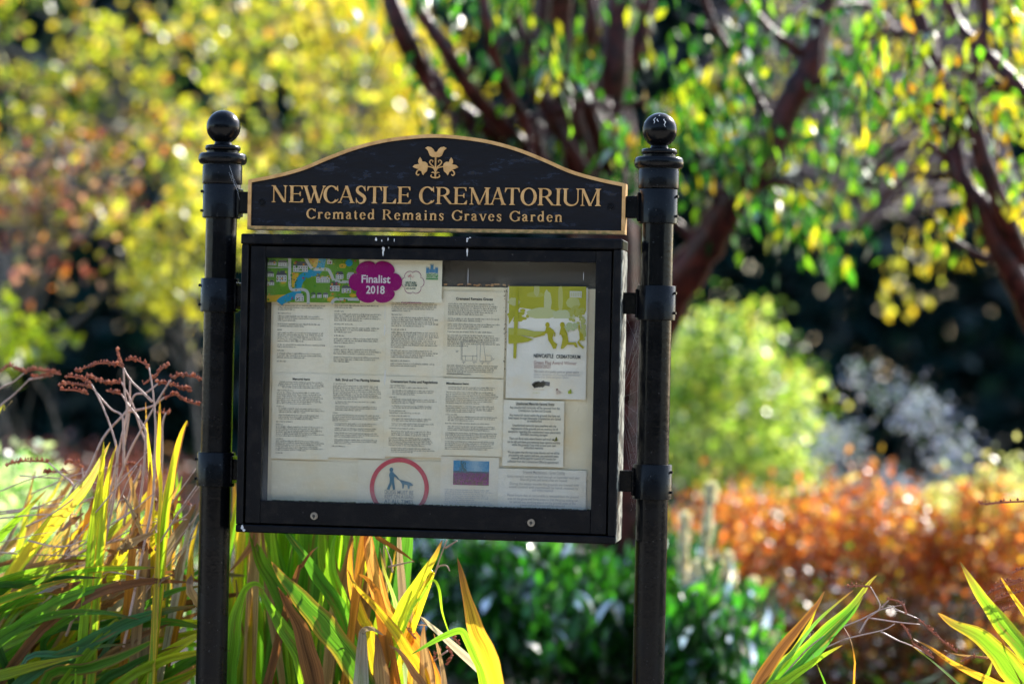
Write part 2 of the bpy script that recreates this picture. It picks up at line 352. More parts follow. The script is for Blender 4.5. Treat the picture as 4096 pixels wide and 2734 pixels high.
# make it symmetric about its middle
mid = (top[0][0]+top[-1][0])/2; half = (top[-1][0]-top[0][0])/2
xs = [t[0]-mid for t in top]; zs = [t[1] for t in top]
def zt_(x): return .5*(np.interp(x, xs, zs)+np.interp(-x, xs, zs))
ctl = [(x, zt_(x)) for x in np.linspace(-half, half, 15)]
sm = crom(ctl, 6); out = [(mid+p[0], p[1]) for p in sm]; hb = 1.7885
outl = [(mid-half, hb)] + out + [(mid+half, hb)]
def inset(pl, d):
    k = len(pl); o = []
    for i in range(k):
        a, b_, c_ = (np.array(pl[(i+j)%k]) for j in (-1,0,1))
        n1 = np.array([-(b_-a)[1], (b_-a)[0]]); n1 /= np.linalg.norm(n1)+1e-12
        n2 = np.array([-(c_-b_)[1], (c_-b_)[0]]); n2 /= np.linalg.norm(n2)+1e-12
        nn = (n1+n2); nn /= max(.3, np.dot(nn, nn)/2+1e-9); o.append(tuple(b_-nn*d))
    return o
inn = inset(outl, .0085)
h_ = MB(); h_.prism(inset(outl,.008), .050, .089); head = h_.build('header_board', M['header'], root)
h_ = MB(); h_.strip(outl, inn, .0445, .092, closed=True); h_.build('gold_border', M['goldrim'], head)
for px, py in ((1048,809),(2443,825)):
    q = P(px,py,.05); k_ = MB()
    R0 = [(.0085*math.cos(a), .0085*math.sin(a)) for a in np.linspace(0,2*math.pi,24,endpoint=False)]
    k_.strip([(q[0]+a,q[2]+b) for a,b in R0],[(q[0]+a*.75,q[2]+b*.75) for a,b in R0], .0475,.051, closed=True)
    k_.prism([(q[0]+a*.45,q[2]+b*.45) for a,b in R0], .0478,.051)
    k_.build('screw', M['frame'], head)
# ---- serif lettering
class Glyph:
    def __init__(s, mb, x, z, h, T, t, y, dep): s.m=mb; s.x=x; s.z=z; s.h=h; s.T=T; s.t=t; s.y=y; s.d=dep; s.k=0; s.col=(1,1,1)
    def Y(s): s.k += 1; return s.y - s.k*.00013
    def q(s, pts): s.m.prism([(s.x+a*s.h, s.z+b*s.h) for a,b in pts], s.Y(), s.y+s.d)
    def line(s, a, b, w):
        ax,ay=a; bx,by=b; s.q([(ax-w/2,ay),(ax+w/2,ay),(bx+w/2,by),(bx-w/2,by)])
    def ser(s, x, z, w, up=True, o=.085):     # slab with small brackets, up: sits at the foot
        f = .045; g = .10; sg = 1 if up else -1
        s.q([(x-w/2-o,z),(x+w/2+o,z),(x+w/2+o,z+sg*f*.7),(x+w/2+o*.3,z+sg*f*1.2),(x+w/2,z+sg*g),(x-w/2,z+sg*g),(x-w/2-o*.3,z+sg*f*1.2),(x-w/2-o,z+sg*f*.7)][::sg])
    def stem(s, x, z0, z1, w=None, f=True, tp=True, o=.085):
        w = w or s.T; s.q([(x-w/2,z0),(x+w/2,z0),(x+w/2,z1),(x-w/2,z1)])
        if f: s.ser(x, z0, w, True, o)
        if tp: s.ser(x, z1, w, False, o)
    def sweep(s, pts, ws):
        L_, R_ = [], []; k = len(pts)
        for i in range(k):
            dx = pts[min(i+1,k-1)][0]-pts[max(i-1,0)][0]; dz = pts[min(i+1,k-1)][1]-pts[max(i-1,0)][1]; l = math.hypot(dx,dz)+1e-9
            nx, nz = -dz/l, dx/l; w_ = ws[i]/2
            L_.append((s.x+(pts[i][0]+nx*w_)*s.h, s.z+(pts[i][1]+nz*w_)*s.h)); R_.append((s.x+(pts[i][0]-nx*w_)*s.h, s.z+(pts[i][1]-nz*w_)*s.h))
        s.m.strip(L_, R_, s.Y(), s.y+s.d, s.col)
    def arc(s, cx, cz, rx, rz, a0, a1, T=None, t=None, n=28):   # outer radii, degrees
        T = T or s.T*1.12; t = t or s.t; A = np.radians(np.linspace(a0, a1, n)); 
        ws = [t+(T-t)*abs(math.cos(a))**1.4 for a in A]
        s.sweep([(cx+(rx-w_/2)*math.cos(a), cz+(rz-w_/2)*math.sin(a)) for a, w_ in zip(A, ws)], ws)
    def curve(s, pts, ws, n=7):
        c_ = crom([(*p, w_) for p, w_ in zip(pts, ws)], n); s.sweep([(a[0],a[1]) for a in c_], [max(.01,a[2]) for a in c_])
def glyph(mb, ch, x, z, h, w, T, t, y, dep):
    g = Glyph(mb, x, z, h, T, t, y, dep); o = .075; l = o+T/2; lt = o+t/2; r = w
    if ch == 'N':
        g.stem(lt+.03,0,1,t); g.stem(w-lt,0,1,t,f=False); g.line((o+T*.3,1),(w-o-T*.35,0),T*1.1); g.q([(0,.955),(o+.09,.955),(o+.06,1),(0,1)])
    elif ch == 'E':
        g.stem(l,0,1); g.q([(l,.955),(w-.05,.955),(w-.05,1),(l,1)]); g.q([(l,0),(w-.02,0),(w-.02,.05),(l,.05)]); g.q([(l,.49),(w-.2,.49),(w-.2,.535),(l,.535)])
        g.q([(w-.10,1),(w-.17,.955),(w-.08,.78),(w-.05,.78),(w-.05,1)]); g.q([(w-.19,.04),(w-.10,0),(w-.02,0),(w,.24),(w-.03,.24)]); g.q([(w-.20,.38),(w-.165,.38),(w-.165,.645),(w-.20,.645),(w-.26,.51)])
    elif ch == 'L':
        g.stem(l,0,1); g.q([(l,0),(w-.02,0),(w-.02,.05),(l,.05)]); g.q([(w-.22,.04),(w-.12,0),(w-.02,0),(w,.28),(w-.035,.28)])
    elif ch == 'T':
        g.stem(w/2,0,1,tp=False); g.q([(.03,.955),(w-.03,.955),(w-.03,1),(.03,1)])
        g.q([(.03,1),(0,.74),(.035,.74),(.12,.93),(.2,.96)][::-1]); g.q([(w-.03,1),(w,.74),(w-.035,.74),(w-.12,.93),(w-.2,.96)])
    elif ch == 'I': g.stem(w/2,0,1,o=min(.085,(w-T)/2))
    elif ch == 'W':
        a = .10
        g.line((a,1),(w*.32,-.02),T); g.line((w*.55,.98),(w*.33,-.02),t); g.line((w*.44,1),(w*.70,-.02),T); g.line((w-a*.9,1),(w*.705,-.02),t)
        g.ser(a+.01,1,T,False,.07); g.ser(w*.46,1,T,False,.07); g.ser(w-a*.9,1,t,False,.07)
    elif ch == 'A':
        g.line((w*.50,1.02),(.13,0),t*1.1); g.line((w*.50,1.02),(w-.15,0),T); g.q([(w*.27,.33),(w*.73,.33),(w*.71,.38),(w*.29,.38)])
        g.ser(.13,0,t,True,.09); g.ser(w-.15,0,T,True,.07)
    elif ch == 'V' or ch == 'v':
        H = 1 if ch == 'V' else .68
        g.line((.1,H),(w*.52,-.02),T*.9); g.line((w-.09,H),(w*.53,-.02),t); g.ser(.1,H,T*.9,False,.06); g.ser(w-.09,H,t,False,.06)
    elif ch in 'OC G'.replace(' ', ''):
        R_ = w/2
        if ch == 'O': g.arc(w/2,.5,R_,.53,0,360,T*1.15)
        else:
            g.arc(w*.53,.5,w*.53,.53,42,316,T*1.15)
            g.q([(w-.16,.86),(w-.055,.70),(w-.02,.70),(w-.045,1.02),(w-.075,1.02),(w-.1,.93)])
            if ch == 'G': g.stem(w-.13,.06,.42,T,f=False,tp=True,o=.07)
            else: g.curve([(w-.22,.07),(w-.1,.13),(w-.01,.24)],[t*1.4,t*1.2,t*.6])
    elif ch == 'S':
        g.curve([(w*.86,.80),(w*.72,.955),(w*.46,1.0),(w*.20,.90),(w*.16,.74),(w*.34,.60),(w*.62,.48),(w*.86,.33),(w*.82,.11),(w*.56,-.005),(w*.30,.03),(w*.09,.20)],
                [t*.8,t,t*1.1,T*.75,T*1.0,T*1.1,T*1.15,T*1.05,T*.8,t*1.2,t,t*.8])
        g.q([(w*.80,.82),(w*.90,.70),(w*.935,.70),(w*.90,1.02),(w*.86,1.02)]); g.q([(w*.04,.32),(w*.06,0),(w*.10,-.01),(w*.16,.14),(w*.08,.32)])
    elif ch == 'R':
        g.stem(l,0,1); g.q([(l,.955),(w*.45,.955),(w*.45,1),(l,1)]); g.q([(l,.47),(w*.45,.47),(w*.45,.515),(l,.515)])
        g.arc(w*.42,.7355,w*.36,.2645,-90,90,T*1.05); g.line((w*.48,.49),(w-.13,0),T*1.05); g.q([(w-.2,0),(w,0),(w,.035),(w-.15,.06)])
    elif ch == 'M':
        g.stem(lt+.04,0,1,t,tp=False); g.stem(w-l,0,1,T); g.line((o+T*.45,1),(w*.50,.0),T); g.line((w-l-.02,1),(w*.50,.0),t); g.q([(.0,.955),(.2,.955),(.18,1),(.0,1)])
    elif ch == 'U':
        g.stem(l,.33,1,f=False); g.stem(w-lt-.02,.33,1,t,f=False); a = w-l-lt-.02
        A = np.radians(np.linspace(180,360,22)); W_ = np.interp(np.linspace(0,1,22),[0,.3,.55,1],[T,T*.85,t*1.3,t])
        g.sweep([((l+w-lt-.02)/2+a/2*math.cos(q), .335+.315*math.sin(q)) for q in A], list(W_))
    elif ch == 'r':
        g.stem(l,0,.66,tp=False); g.q([(.02,.60),(l-T*.3,.60),(l+T/2,.69),(.02,.635)]); g.curve([(l+T*.3,.47),(l+T*.9,.60),(w-.06,.61)],[t,t*1.6,t*1.5]); g.arc(w-.07,.58,.075,.075,0,359,.07,.07,12)
    elif ch in 'nm':
        g.stem(l,0,.66,tp=False); g.q([(.02,.60),(l-T*.3,.60),(l+T/2,.69),(.02,.635)])
        xs_ = [w-l] if ch == 'n' else [w/2, w-l]; prev = l
        for X in xs_:
            g.stem(X,0,.46,tp=False,o=.06); g.curve([(prev+T*.3,.50),(prev+(X-prev)*.45,.635),(X-T*.12,.58),(X,.42)],[t,t*1.6,T*.9,T]); prev = X
    elif ch == 'i':
        g.stem(w/2,0,.66,tp=False); g.q([(w/2-T/2-.07,.60),(w/2-T*.3,.60),(w/2+T/2,.69),(w/2-T/2-.07,.635)]); g.arc(w/2,.89,.085,.085,0,359,.085,.085,14)
    elif ch == 't':
        g.curve([(w*.42,.88),(w*.42,.5),(w*.42,.18),(w*.58,.03),(w*.92,.10)],[.02,T,T,T*.8,t*.7]); g.q([(.02,.61),(w-.05,.61),(w-.05,.66),(.02,.66)]); g.q([(.02,.63),(w*.42,.66),(w*.42,.88)])
    elif ch == 'e':
        g.arc(w/2,.335,w/2,.36,25,325,T,t); g.q([(w*.12,.36),(w-.03,.36),(w-.05,.41),(w*.12,.41)]); g.arc(w/2,.335,w/2-.02,.355,10,80,T*.9,t)
    elif ch == 'a':
        g.arc(w*.40,.19,w*.37,.205,60,345,T*.9,t); g.stem(w*.68,.08,.5,T*.95,f=False,tp=False)
        g.curve([(w*.10,.50),(w*.22,.63),(w*.46,.665),(w*.66,.58),(w*.68,.45)],[T*.9,T*.6,t,T*.8,T*.95]); g.curve([(w*.68,.12),(w*.78,.03),(w*.98,.08)],[T*.7,T*.5,t*.6]); g.curve([(w*.30,.40),(w*.5,.44),(w*.68,.48)],[t*1.2,t,t])
    elif ch == 'd':
        g.arc(w*.42,.335,w*.40,.355,30,330,T,t); g.stem(w*.75,.02,1.02,T,f=False,tp=False); g.q([(w*.75-T/2-.09,.97),(w*.75-T/2,.97),(w*.75+T/2,1.05),(w*.75-T/2-.09,1.0)]); g.q([(w*.75,0),(w-.01,.02),(w-.01,.055),(w*.75,.07)])
    elif ch == 's':
        g.curve([(w*.82,.52),(w*.66,.645),(w*.36,.65),(w*.20,.52),(w*.45,.38),(w*.78,.24),(w*.72,.04),(w*.40,.005),(w*.13,.14)],[t*.8,t,T*.6,T*.85,T*.95,T*.9,T*.65,t,t*.8])
        g.q([(w*.78,.56),(w*.85,.45),(w*.89,.45),(w*.87,.68),(w*.83,.68)]); g.q([(w*.08,.22),(w*.09,0),(w*.13,0),(w*.18,.12),(w*.13,.22)])
YL = .046
let = MB()
def X1(x): return P(780+x/1.889, 780, YL)[0]
def X2(x): return P(1700+x/1.889, 780, YL)[0]
zN = P(780+640/1.889, 420+734/1.889, YL)[2]; hN = P(780+640/1.889, 420+607/1.889, YL)[2]-zN
LET1 = [('N',X1(578),X1(695)),('E',X1(712),X1(818)),('W',X1(820),X1(985)),('C',X1(970),X1(1083)),('A',X1(1078),X1(1207)),('S',X1(1213),X1(1292)),('T',X1(1300),X1(1412)),('L',X1(1415),X1(1520)),('E',X1(1530),X1(1632)),
        ('C',X1(1693),X1(1808)),('R',X2(83),X2(213)),('E',X2(216),X2(318)),('M',X2(334),X2(490)),('A',X2(488),X2(612)),('T',X2(602),X2(716)),('O',X2(722),X2(845)),('R',X2(854),X2(984)),('I',X2(980),X2(1034)),('U',X2(1040),X2(1172)),('M',X2(1172),X2(1328))]
for ch, a, b_ in LET1: glyph(let, ch, a, zN, hN, (b_-a)/hN, .165, .062, YL, .0045)
z2 = P(780+900/1.889, 420+858/1.889, YL)[2]; h2 = P(780+900/1.889, 420+783/1.889, YL)[2]-z2
ADV = {'C':.95,'R':1.0,'G':1.05,'r':.52,'e':.62,'m':1.16,'a':.62,'t':.40,'d':.72,'i':.38,'n':.74,'s':.52,'v':.70,' ':.40}
line = "Cremated Remains Graves Garden"; xa, xb = X1(845), X2(1040)
tot = sum(ADV[q] for q in line)*h2; sp = ((xb-xa)-tot)/(len(line)-1); x = xa
for ch in line:
    if ch != ' ': glyph(let, ch, x, z2, h2, ADV[ch], .16, .08, YL, .0045)
    x += ADV[ch]*h2+sp
tag(let.build('lettering', M['gold'], head), 'raised gold serif letters in two lines')
# emblem
em = MB(); ge = Glyph(em, mid+.0008, P(1743,420+555/1.889,YL)[2], 1/3032., .1, .1, YL, .004)
for sgn in (1,-1):
    fx = lambda pts: [(sgn*a, 555-b_) for a, b_ in pts]
    ge.q(fx([(0,393),(28,392),(45,382),(53,362),(62,342),(82,324),(62,313),(36,318),(20,332),(9,352),(0,354)]))
    ge.curve(fx([(3,500),(12,470),(32,452),(46,432),(36,416),(22,420),(24,434)]), [9,9,9,8,7,6,4])
    ge.curve(fx([(3,500),(14,478),(38,468),(66,462)]), [9,8,8,8])
    ge.q(fx([(58,462),(64,440),(82,428),(104,428),(108,412),(120,394),(132,412),(134,432),(126,446),(160,452),(176,468),(152,480),(132,484),(120,498),(108,502),(102,520),(94,531),(86,516),(66,500)]))
    ge.curve(fx([(120,486),(140,500),(146,520),(134,531),(124,522)]), [9,9,9,8,5])
    ge.curve(fx([(3,520),(16,508),(30,512)]), [8,8,5]); ge.curve(fx([(3,548),(20,547),(34,538),(28,526)]), [10,9,8,5])
ge.q([(-5,0),(5,0),(5,165),(-5,165)])
tag(em.build('flower_emblem', M['gold'], head), 'raised gold tulip emblem with two side flowers and scrolls')
# droppings and flaked paint
def splat(name, pts, y, mat, par, label):
    for i, (px, py, wx, hz) in enumerate(pts):
        s_ = MB(); q = P(px, py, y); k = 9; wx *= .75; hz *= .8
        s_.prism([(q[0]+wx*math.cos(a)*random.uniform(.6,1.1), q[2]+hz*math.sin(a)*random.uniform(.6,1.1)) for a in np.linspace(0,2*math.pi,k,endpoint=False)], y-.0006-i*.00005, y+.0005)
        tag(s_.build(name, mat, par), label)
splat('bird_dropping', [(1504,957,.004,.007),(1527,962,.002,.004),(1552,957,.002,.006),(1577,960,.0015,.006),(1868,963,.003,.006),(1870,955,.005,.003),(1880,950,.004,.002)], -.003, M['white'], case, 'white bird droppings on the top rim of the cabinet')
splat('bird_dropping', [(1533,995,.005,.009),(1532,1012,.003,.011),(1869,1003,.003,.009),(1869,1014,.002,.009),(1555,990,.001,.004)], .005, M['white'], door, 'white bird droppings on the top rail of the door')
splat('bird_dropping', [(1539,1320,.0016,.022),(1540,1505,.0016,.028),(1540,1250,.0006,.03),(1872,1110,.0007,.03),(2334,1104,.0009,.014)], .016, M['white'], door, 'thin white streaks running down the glass')
splat('paint_chip', [(969,2108,.0055,.009),(975,2118,.006,.005)], -.001, M['white'], case, 'patch of bare white where the paint has chipped')
# ------------------------------------------------------------------ papers behind the glass
def text(mb, s, x, z, size, col, y, align='LEFT', bold=0, sx=1.0, maxw=None, fit=None):
    cu = bpy.data.curves.new('t', 'FONT'); cu.body = s; cu.size = size; cu.align_x = align; cu.offset = bold; cu.resolution_u = 3
    ob = bpy.data.objects.new('t', cu); COL.objects.link(ob); me = bpy.data.meshes.new_from_object(ob)
    vs = [v.co.copy() for v in me.vertices]; fs = [tuple(p.vertices) for p in me.polygons]
    bpy.data.objects.remove(ob); bpy.data.curves.remove(cu); bpy.data.meshes.remove(me)
    if not vs: return
    if fit:
        x0 = min(v.x for v in vs); x1 = max(v.x for v in vs); sx = fit/(x1-x0)
    mb.add([(x+v.x*sx, y, z+v.y) for v in vs], fs, col)
def body(mb, x0, x1, ztop, n, lh, col, y, h=.50, center=False, last=None, rs=None):
    for i in range(n):
        z = ztop-lh*i; L_ = (x1-x0)*(random.uniform(.86,1.0) if i < n-1 else random.uniform(.25,.9))
        x = x0+((x1-x0)-L_)/2 if center else x0; xe = x+L_
        while x < xe:
            for _ in range(random.choice((2,3,4,5,6,7,9))):
                if x > xe: break
                a = lh*h*random.choice((.8,1,1,1,1.45)); cw = lh*.36
                if random.random() < .75: mb.add([(x,y,z),(x+cw*.78,y,z),(x+cw*.78,y,z+a*.28),(x,y,z+a*.28)], [(0,1,2,3)], col); mb.add([(x,y,z+a*.28),(x+cw*.34,y,z+a*.28),(x+cw*.34,y,z+a),(x,y,z+a)], [(0,1,2,3)], col)
                else: mb.add([(x,y,z),(x+cw*.3,y,z),(x+cw*.3,y,z+a),(x,y,z+a)], [(0,1,2,3)], col)
                x += cw
            x += lh*.3
INK = (.07,.075,.07); PAP = (.88,.81,.65); CREAM = (.60,.55,.42)
def sheet(name, px0, py0, px1, py1, Y, col, label, cat='notice', warp=.0012):
    a, b_ = P(px0,py0,Y), P(px1,py1,Y); x0, x1, z1, z0 = a[0], b_[0], a[2], b_[2]
    s_ = MB(); nx, nz = 14, 14; V = []
    ph = random.random()*6
    for i in range(nx+1):
        for j in range(nz+1):
            u, v = i/nx, j/nz; e = min(u,1-u,v,1-v)
            V.append((x0+(x1-x0)*u, Y+warp*.5*(math.sin(u*5+ph)+math.sin(v*7+ph*2)), z0+(z1-z0)*v))
    s_.add(V, [(i*(nz+1)+j,(i+1)*(nz+1)+j,(i+1)*(nz+1)+j+1,i*(nz+1)+j+1) for i in range(nx) for j in range(nz)], col)
    o = s_.build(name, M['paper'], None, True)
    tag(o, label, cat); return o, x0, x1, z0, z1
Y0 = .052
def Z(px, py, Y): return P(px,py,Y)[2]
bk, *_ = sheet('backing_poster', 1088, 1134, 2376, 2060, Y0, (.85,.76,.56), 'large yellowed cream backing sheet behind all the notices, showing along the right edge', 'poster', 0)
# rusty edge stains as marks on the backing sheet
st = MB()
for k in range(26):
    q = P(random.uniform(1770,2050), random.uniform(1136,1142), Y0-.0004); r = random.uniform(.001,.004)
    st.flat([(q[0]+r*math.cos(a)*random.uniform(.7,1.8), q[2]+r*.6*math.sin(a)) for a in np.linspace(0,6.28,8,endpoint=False)], Y0-.0005-k*1e-5, (.45,.25,.12))
for k in range(34):
    q = P(random.gauss(1115,12), random.gauss(1965,25), Y0-.0004); r = random.uniform(.001,.0045)
    st.flat([(q[0]+r*math.cos(a)*random.uniform(.5,1.3), q[2]+r*1.3*math.sin(a)*random.uniform(.5,1.3)) for a in np.linspace(0,6.28,9,endpoint=False)], Y0-.0010-k*1e-5, (.5,.34,.19))
st.build('stain', M['ink'], bk)
HEADS = ['Memorial Items', 'Bulb, Shrub and Tree Planting Schemes', 'Crematorium Rules and Regulations', 'Miscellaneous Items']
cols_ = [(1094,1318),(1320,1546),(1548,1772),(1774,2016)]
LAB1 = ['cream text notice in the far left column, just under the map', 'cream text notice in the second column, under the map and beside a white streak', 'cream text notice in the third column, starting under the map banner', 'cream notice headed Cremated Remains Graves with a small line drawing of a headstone']
LAB2 = ['cream notice headed Memorial Items, at the left edge of the glass', 'cream notice headed Bulb, Shrub and Tree Planting Schemes', 'cream notice headed Crematorium Rules and Regulations', 'cream notice headed Miscellaneous Items, above the small heather picture']
for c_, (a, b_) in enumerate(cols_):
    top_ = 1190 if c_ < 3 else 1163
    o, x0, x1, z0, z1 = sheet('text_notice', a, top_, b_-1, 1500+c_*4, .049-.0003*c_, (PAP[0]*(1-.03*(c_%2)), PAP[1]*(1-.03*(c_%2)), PAP[2]*(1-.05*(c_%2))), LAB1[c_])
    t_ = MB(); y = .0474-.0003*c_; xi, xe = x0+.013, x1-.012; lh = .0052
    if c_ == 3:
        text(t_, 'Cremated Remains Graves', (xi+xe)/2, z1-.022, .0095, INK, y, 'CENTER', .0002, .9)
        body(t_, xi, xe, z1-.033, 1, lh, INK, y); body(t_, xi, xe, z1-.0385, 5, lh, INK, y)
        body(t_, xi, xe, z1-.070, 2, lh, INK, y); body(t_, xi, xe, z1-.084, 3, lh, INK, y); body(t_, xi, xe, z1-.103, 1, lh, INK, y); body(t_, xi, xe, z1-.112, 6, lh, INK, y)
        # headstone drawing
        def ln(p, q, w_=.0004):
            A = P(1700+p[0]/2.529,1020+p[1]/2.529,y); B_ = P(1700+q[0]/2.529,1020+q[1]/2.529,y)
            dx, dz = B_[0]-A[0], B_[2]-A[2]; l = math.hypot(dx,dz)+1e-9; nx_, nz_ = -dz/l*w_, dx/l*w_
            t_.flat([(A[0]+nx_,A[2]+nz_),(B_[0]+nx_,B_[2]+nz_),(B_[0]-nx_,B_[2]-nz_),(A[0]-nx_,A[2]-nz_)], y-random.random()*1e-4, (.28,.28,.28))
        for p, q in [((375,880),(525,880)),((375,880),(375,1065)),((525,880),(525,1065)),((375,1065),(525,1065)),((375,1020),(525,1020)),((385,865),(525,865)),((365,880),(365,1060)),
                     ((405,1010),(412,1065)),((485,1010),(480,1065)),((565,875),(590,875)),((565,875),(555,1070)),((590,875),(615,1070)),((555,1070),(670,1070)),((610,1015),(670,1015)),((670,1015),(670,1070)),((375,1080),(410,1080)),((480,1080),(525,1080)),((555,1082),(660,1082)),((680,1030),(680,1065))]: ln(p, q)
        for s__, X_, Z_ in (('18"',462,868),('20"',325,980),('4"',570,868),('6"',393,1098),('6"',500,1098),('8"',583,1105),('5"',640,1105),('4"',698,1060)):
            q = P(1700+X_/2.529, 1020+Z_/2.529, y); text(t_, s__, q[0], q[2], .006, (.25,.25,.25), y, 'CENTER')
        body(t_, xi, xe, z1-.2085, 1, lh, INK, y); body(t_, xi, xe, z0+.028, 5, lh*.95, INK, y)
        for k in range(40):
            q = P(random.gauss(2020,3), random.choice([random.gauss(1170,14),random.gauss(1300,18),random.uniform(1160,1480)]), y); r = random.uniform(.0005,.0018)
            t_.flat([(q[0]-r,q[2]),(q[0],q[2]-r*1.4),(q[0]+r*.8,q[2]),(q[0],q[2]+r)], y-.002-k*1e-5, (.05,.03,.02))
    else:
        z = z1-.013
        plan = [[(1,0),(3,1),(1,0),(3,1),(2,1),(1,0),(5,1),(2,1),(1,0),(3,1),(1,0),(4,1),(1,0),(3,1)], [(1,0),(2,1),(1,0),(4,1),(1,1),(3,1),(1,0),(3,1),(1,0),(3,1),(3,1)], [(5,1),(1,0),(5,1),(1,0),(8,1),(4,1),(1,0),(2,1),(3,2)]][c_]
        for nn, kd in plan:
            if z-lh*nn < z0+.008: break
            if kd == 0: body(t_, xi, xi+(xe-xi)*random.uniform(.25,.5), z, 1, lh, tuple(q*.8 for q in INK), y, .5); z -= lh+.0022
            else: body(t_, xi, xe, z, nn, lh, INK, y, center=(kd==2)); z -= lh*nn+.0042
    t_.build('printed_text', M['ink'], o)
    o, x0, x1, z0, z1 = sheet('text_notice', a-4-c_*1.5, 1489+c_*7, b_-5-c_, 1838-c_*4, .0462-.0003*c_, (PAP[0]*.98, PAP[1]*.99, PAP[2]), LAB2[c_])
    t_ = MB(); y = .0447-.0003*c_; xi, xe = x0+.013, x1-.012; lh = .0046
    text(t_, HEADS[c_], (xi+xe)/2 if c_ < 3 else xi, z1-.016-.0015*(c_==0), .0088 if c_ in (1,2) else .0076, INK, y, 'CENTER' if c_ < 3 else 'LEFT', .00025, .93 if c_ != 1 else .82)
    z = z1-.024
    pl_ = [[(4,2),(1,0),(7,1),(1,0),(3,1),(3,1),(1,1),(1,0),(6,1),(1,0),(6,1),(1,0),(8,1),(2,2)], [(1,0),(8,1),(2,1),(3,1),(1,0),(4,1),(2,1),(2,1),(3,1),(3,1),(1,0),(5,1),(2,1),(2,1),(3,1)], [(1,0),(1,1),(3,1),(1,0),(3,1),(2,1),(1,0),(1,1),(1,1),(2,1),(2,1),(1,1),(3,1),(5,1),(3,1)], [(2,1),(7,1),(4,1),(1,0),(3,1),(1,1),(3,1),(4,1),(5,1),(3,1)]][c_]
    for nn, kd in pl_:
        if z-lh*nn < z0+.006: break
        if kd == 0: body(t_, xi, xi+(xe-xi)*random.uniform(.3,.5), z, 1, lh, tuple(q*.8 for q in INK), y, .5); z -= lh+.0008
        else: body(t_, xi+(.006 if nn in (2,3) else 0), xe, z, nn, lh, INK, y, center=(kd==2)); z -= lh*nn+.0028
    t_.build('printed_text', M['ink'], o)
# blank sheet, dogs notice, heather notice
sheet('blank_notice', 1086, 1838, 1428, 2060, .0490, (.80,.73,.55), 'blank yellowed sheet in the bottom left corner of the cabinet, stained and wavy')
o, x0, x1, z0, z1 = sheet('dog_notice', 1432, 1836, 1760, 2060, .0485, (.80,.74,.58), 'notice with a red ring around a blue man walking a dog')
r_ = MB(); q = P(1597,1950,.047); A = np.linspace(0,2*math.pi,72,endpoint=False)
r_.strip([(q[0]+.0755*math.cos(a),q[2]+.0755*math.sin(a)) for a in A],[(q[0]+.0645*math.cos(a),q[2]+.0645*math.sin(a)) for a in A], .0468, None, (.55,.06,.08), closed=True)
r_.build('red_ring', M['ink'], o)
f_ = MB(); TE = (.06,.17,.24)
def c5(pts, col=TE, y=.0466): f_.flat([(P(940+a/2.178,1500+b_/2.178,y)[0], P(940+a/2.178,1500+b_/2.178,y)[2]) for a,b_ in pts], y-len(f_.f)*2e-5, col)
c5([(1362+17*math.cos(a),822+20*math.sin(a)) for a in np.linspace(0,6.28,14,endpoint=False)])
c5([(1350,842),(1378,840),(1392,870),(1386,905),(1350,905),(1342,870)][::-1]); c5([(1350,900),(1386,900),(1388,935),(1396,995),(1376,997),(1366,940),(1345,997),(1322,992),(1346,935)][::-1])
c5([(1380,850),(1412,878),(1430,905),(1422,912),(1404,890),(1380,872)]); c5([(1425,905),(1462,915),(1500,925),(1530,935),(1552,955),(1545,965),(1525,962),(1518,990),(1508,990),(1500,955),(1475,950),(1468,985),(1458,985),(1455,945),(1440,925)][::-1], (.12,.22,.28))
for s__, Y_, cc in (('DOGS MUST BE',1030,(.27,.30,.31)),('KEPT ON A LEAD',1068,(.30,.33,.34)),('AT ALL TIMES',1110,(.16,.24,.28))):
    q = P(940+1300/2.178,1500+Y_/2.178,.0464); text(f_, s__, q[0], q[2], .0135, cc, .0464, 'LEFT', .0001, fit=.074)
f_.build('dog_walker_print', M['ink'], o)
o, x0, x1, z0, z1 = sheet('heather_notice', 1764, 1822, 1992, 2060, .0480, (.82,.77,.65), 'notice with a small photograph of purple heather under blue sky')
t_ = MB(); body(t_, x0+.04, x0+.1, z1-.01, 1, .005, (.3,.3,.3), .0465); 
for k in range(3): body(t_, x0+.012, x1-.01, Z(1850,1960+k*24,.0465), 3, .005, (.36,.40,.45), .0465)
t_.build('printed_text', M['ink'], o)
ph = MB(); a, b_ = P(1814,1840,.0467), P(1955,1941,.0467); nx, nz = 40, 28; random.seed(3)
for i in range(nx):
    for j in range(nz):
        v = (j+.5)/nz; u = (i+.5)/nx
        if v > .56: 
            cl = max(0,1-abs(u-.62)*2.6)*.5+random.uniform(-.08,.1); cc = (.03+.45*cl,.22+.36*cl,.42+.18*cl)
            if (abs(u-.27)<.12*(1.5-v) and random.random()<.7): cc = (.05,.12,.14)
        elif v > .5: cc = random.choice([(.05,.10,.12),(.10,.06,.13),(.04,.12,.16)])
        else: cc = random.choice([(.20,.03,.13),(.26,.05,.18),(.14,.03,.10),(.12,.07,.06)] if v > .22 else [(.32,.03,.2),(.2,.1,.08),(.12,.05,.06)])
        xx = a[0]+(b_[0]-a[0])*i/nx; zz = b_[2]+(a[2]-b_[2])*j/nz; dx = (b_[0]-a[0])/nx; dz = (a[2]-b_[2])/nz
        ph.flat([(xx,zz),(xx+dx,zz),(xx+dx,zz+dz),(xx,zz+dz)], .0467, cc)
ph.build('heather_picture', M['ink'], o)
random.seed(11)
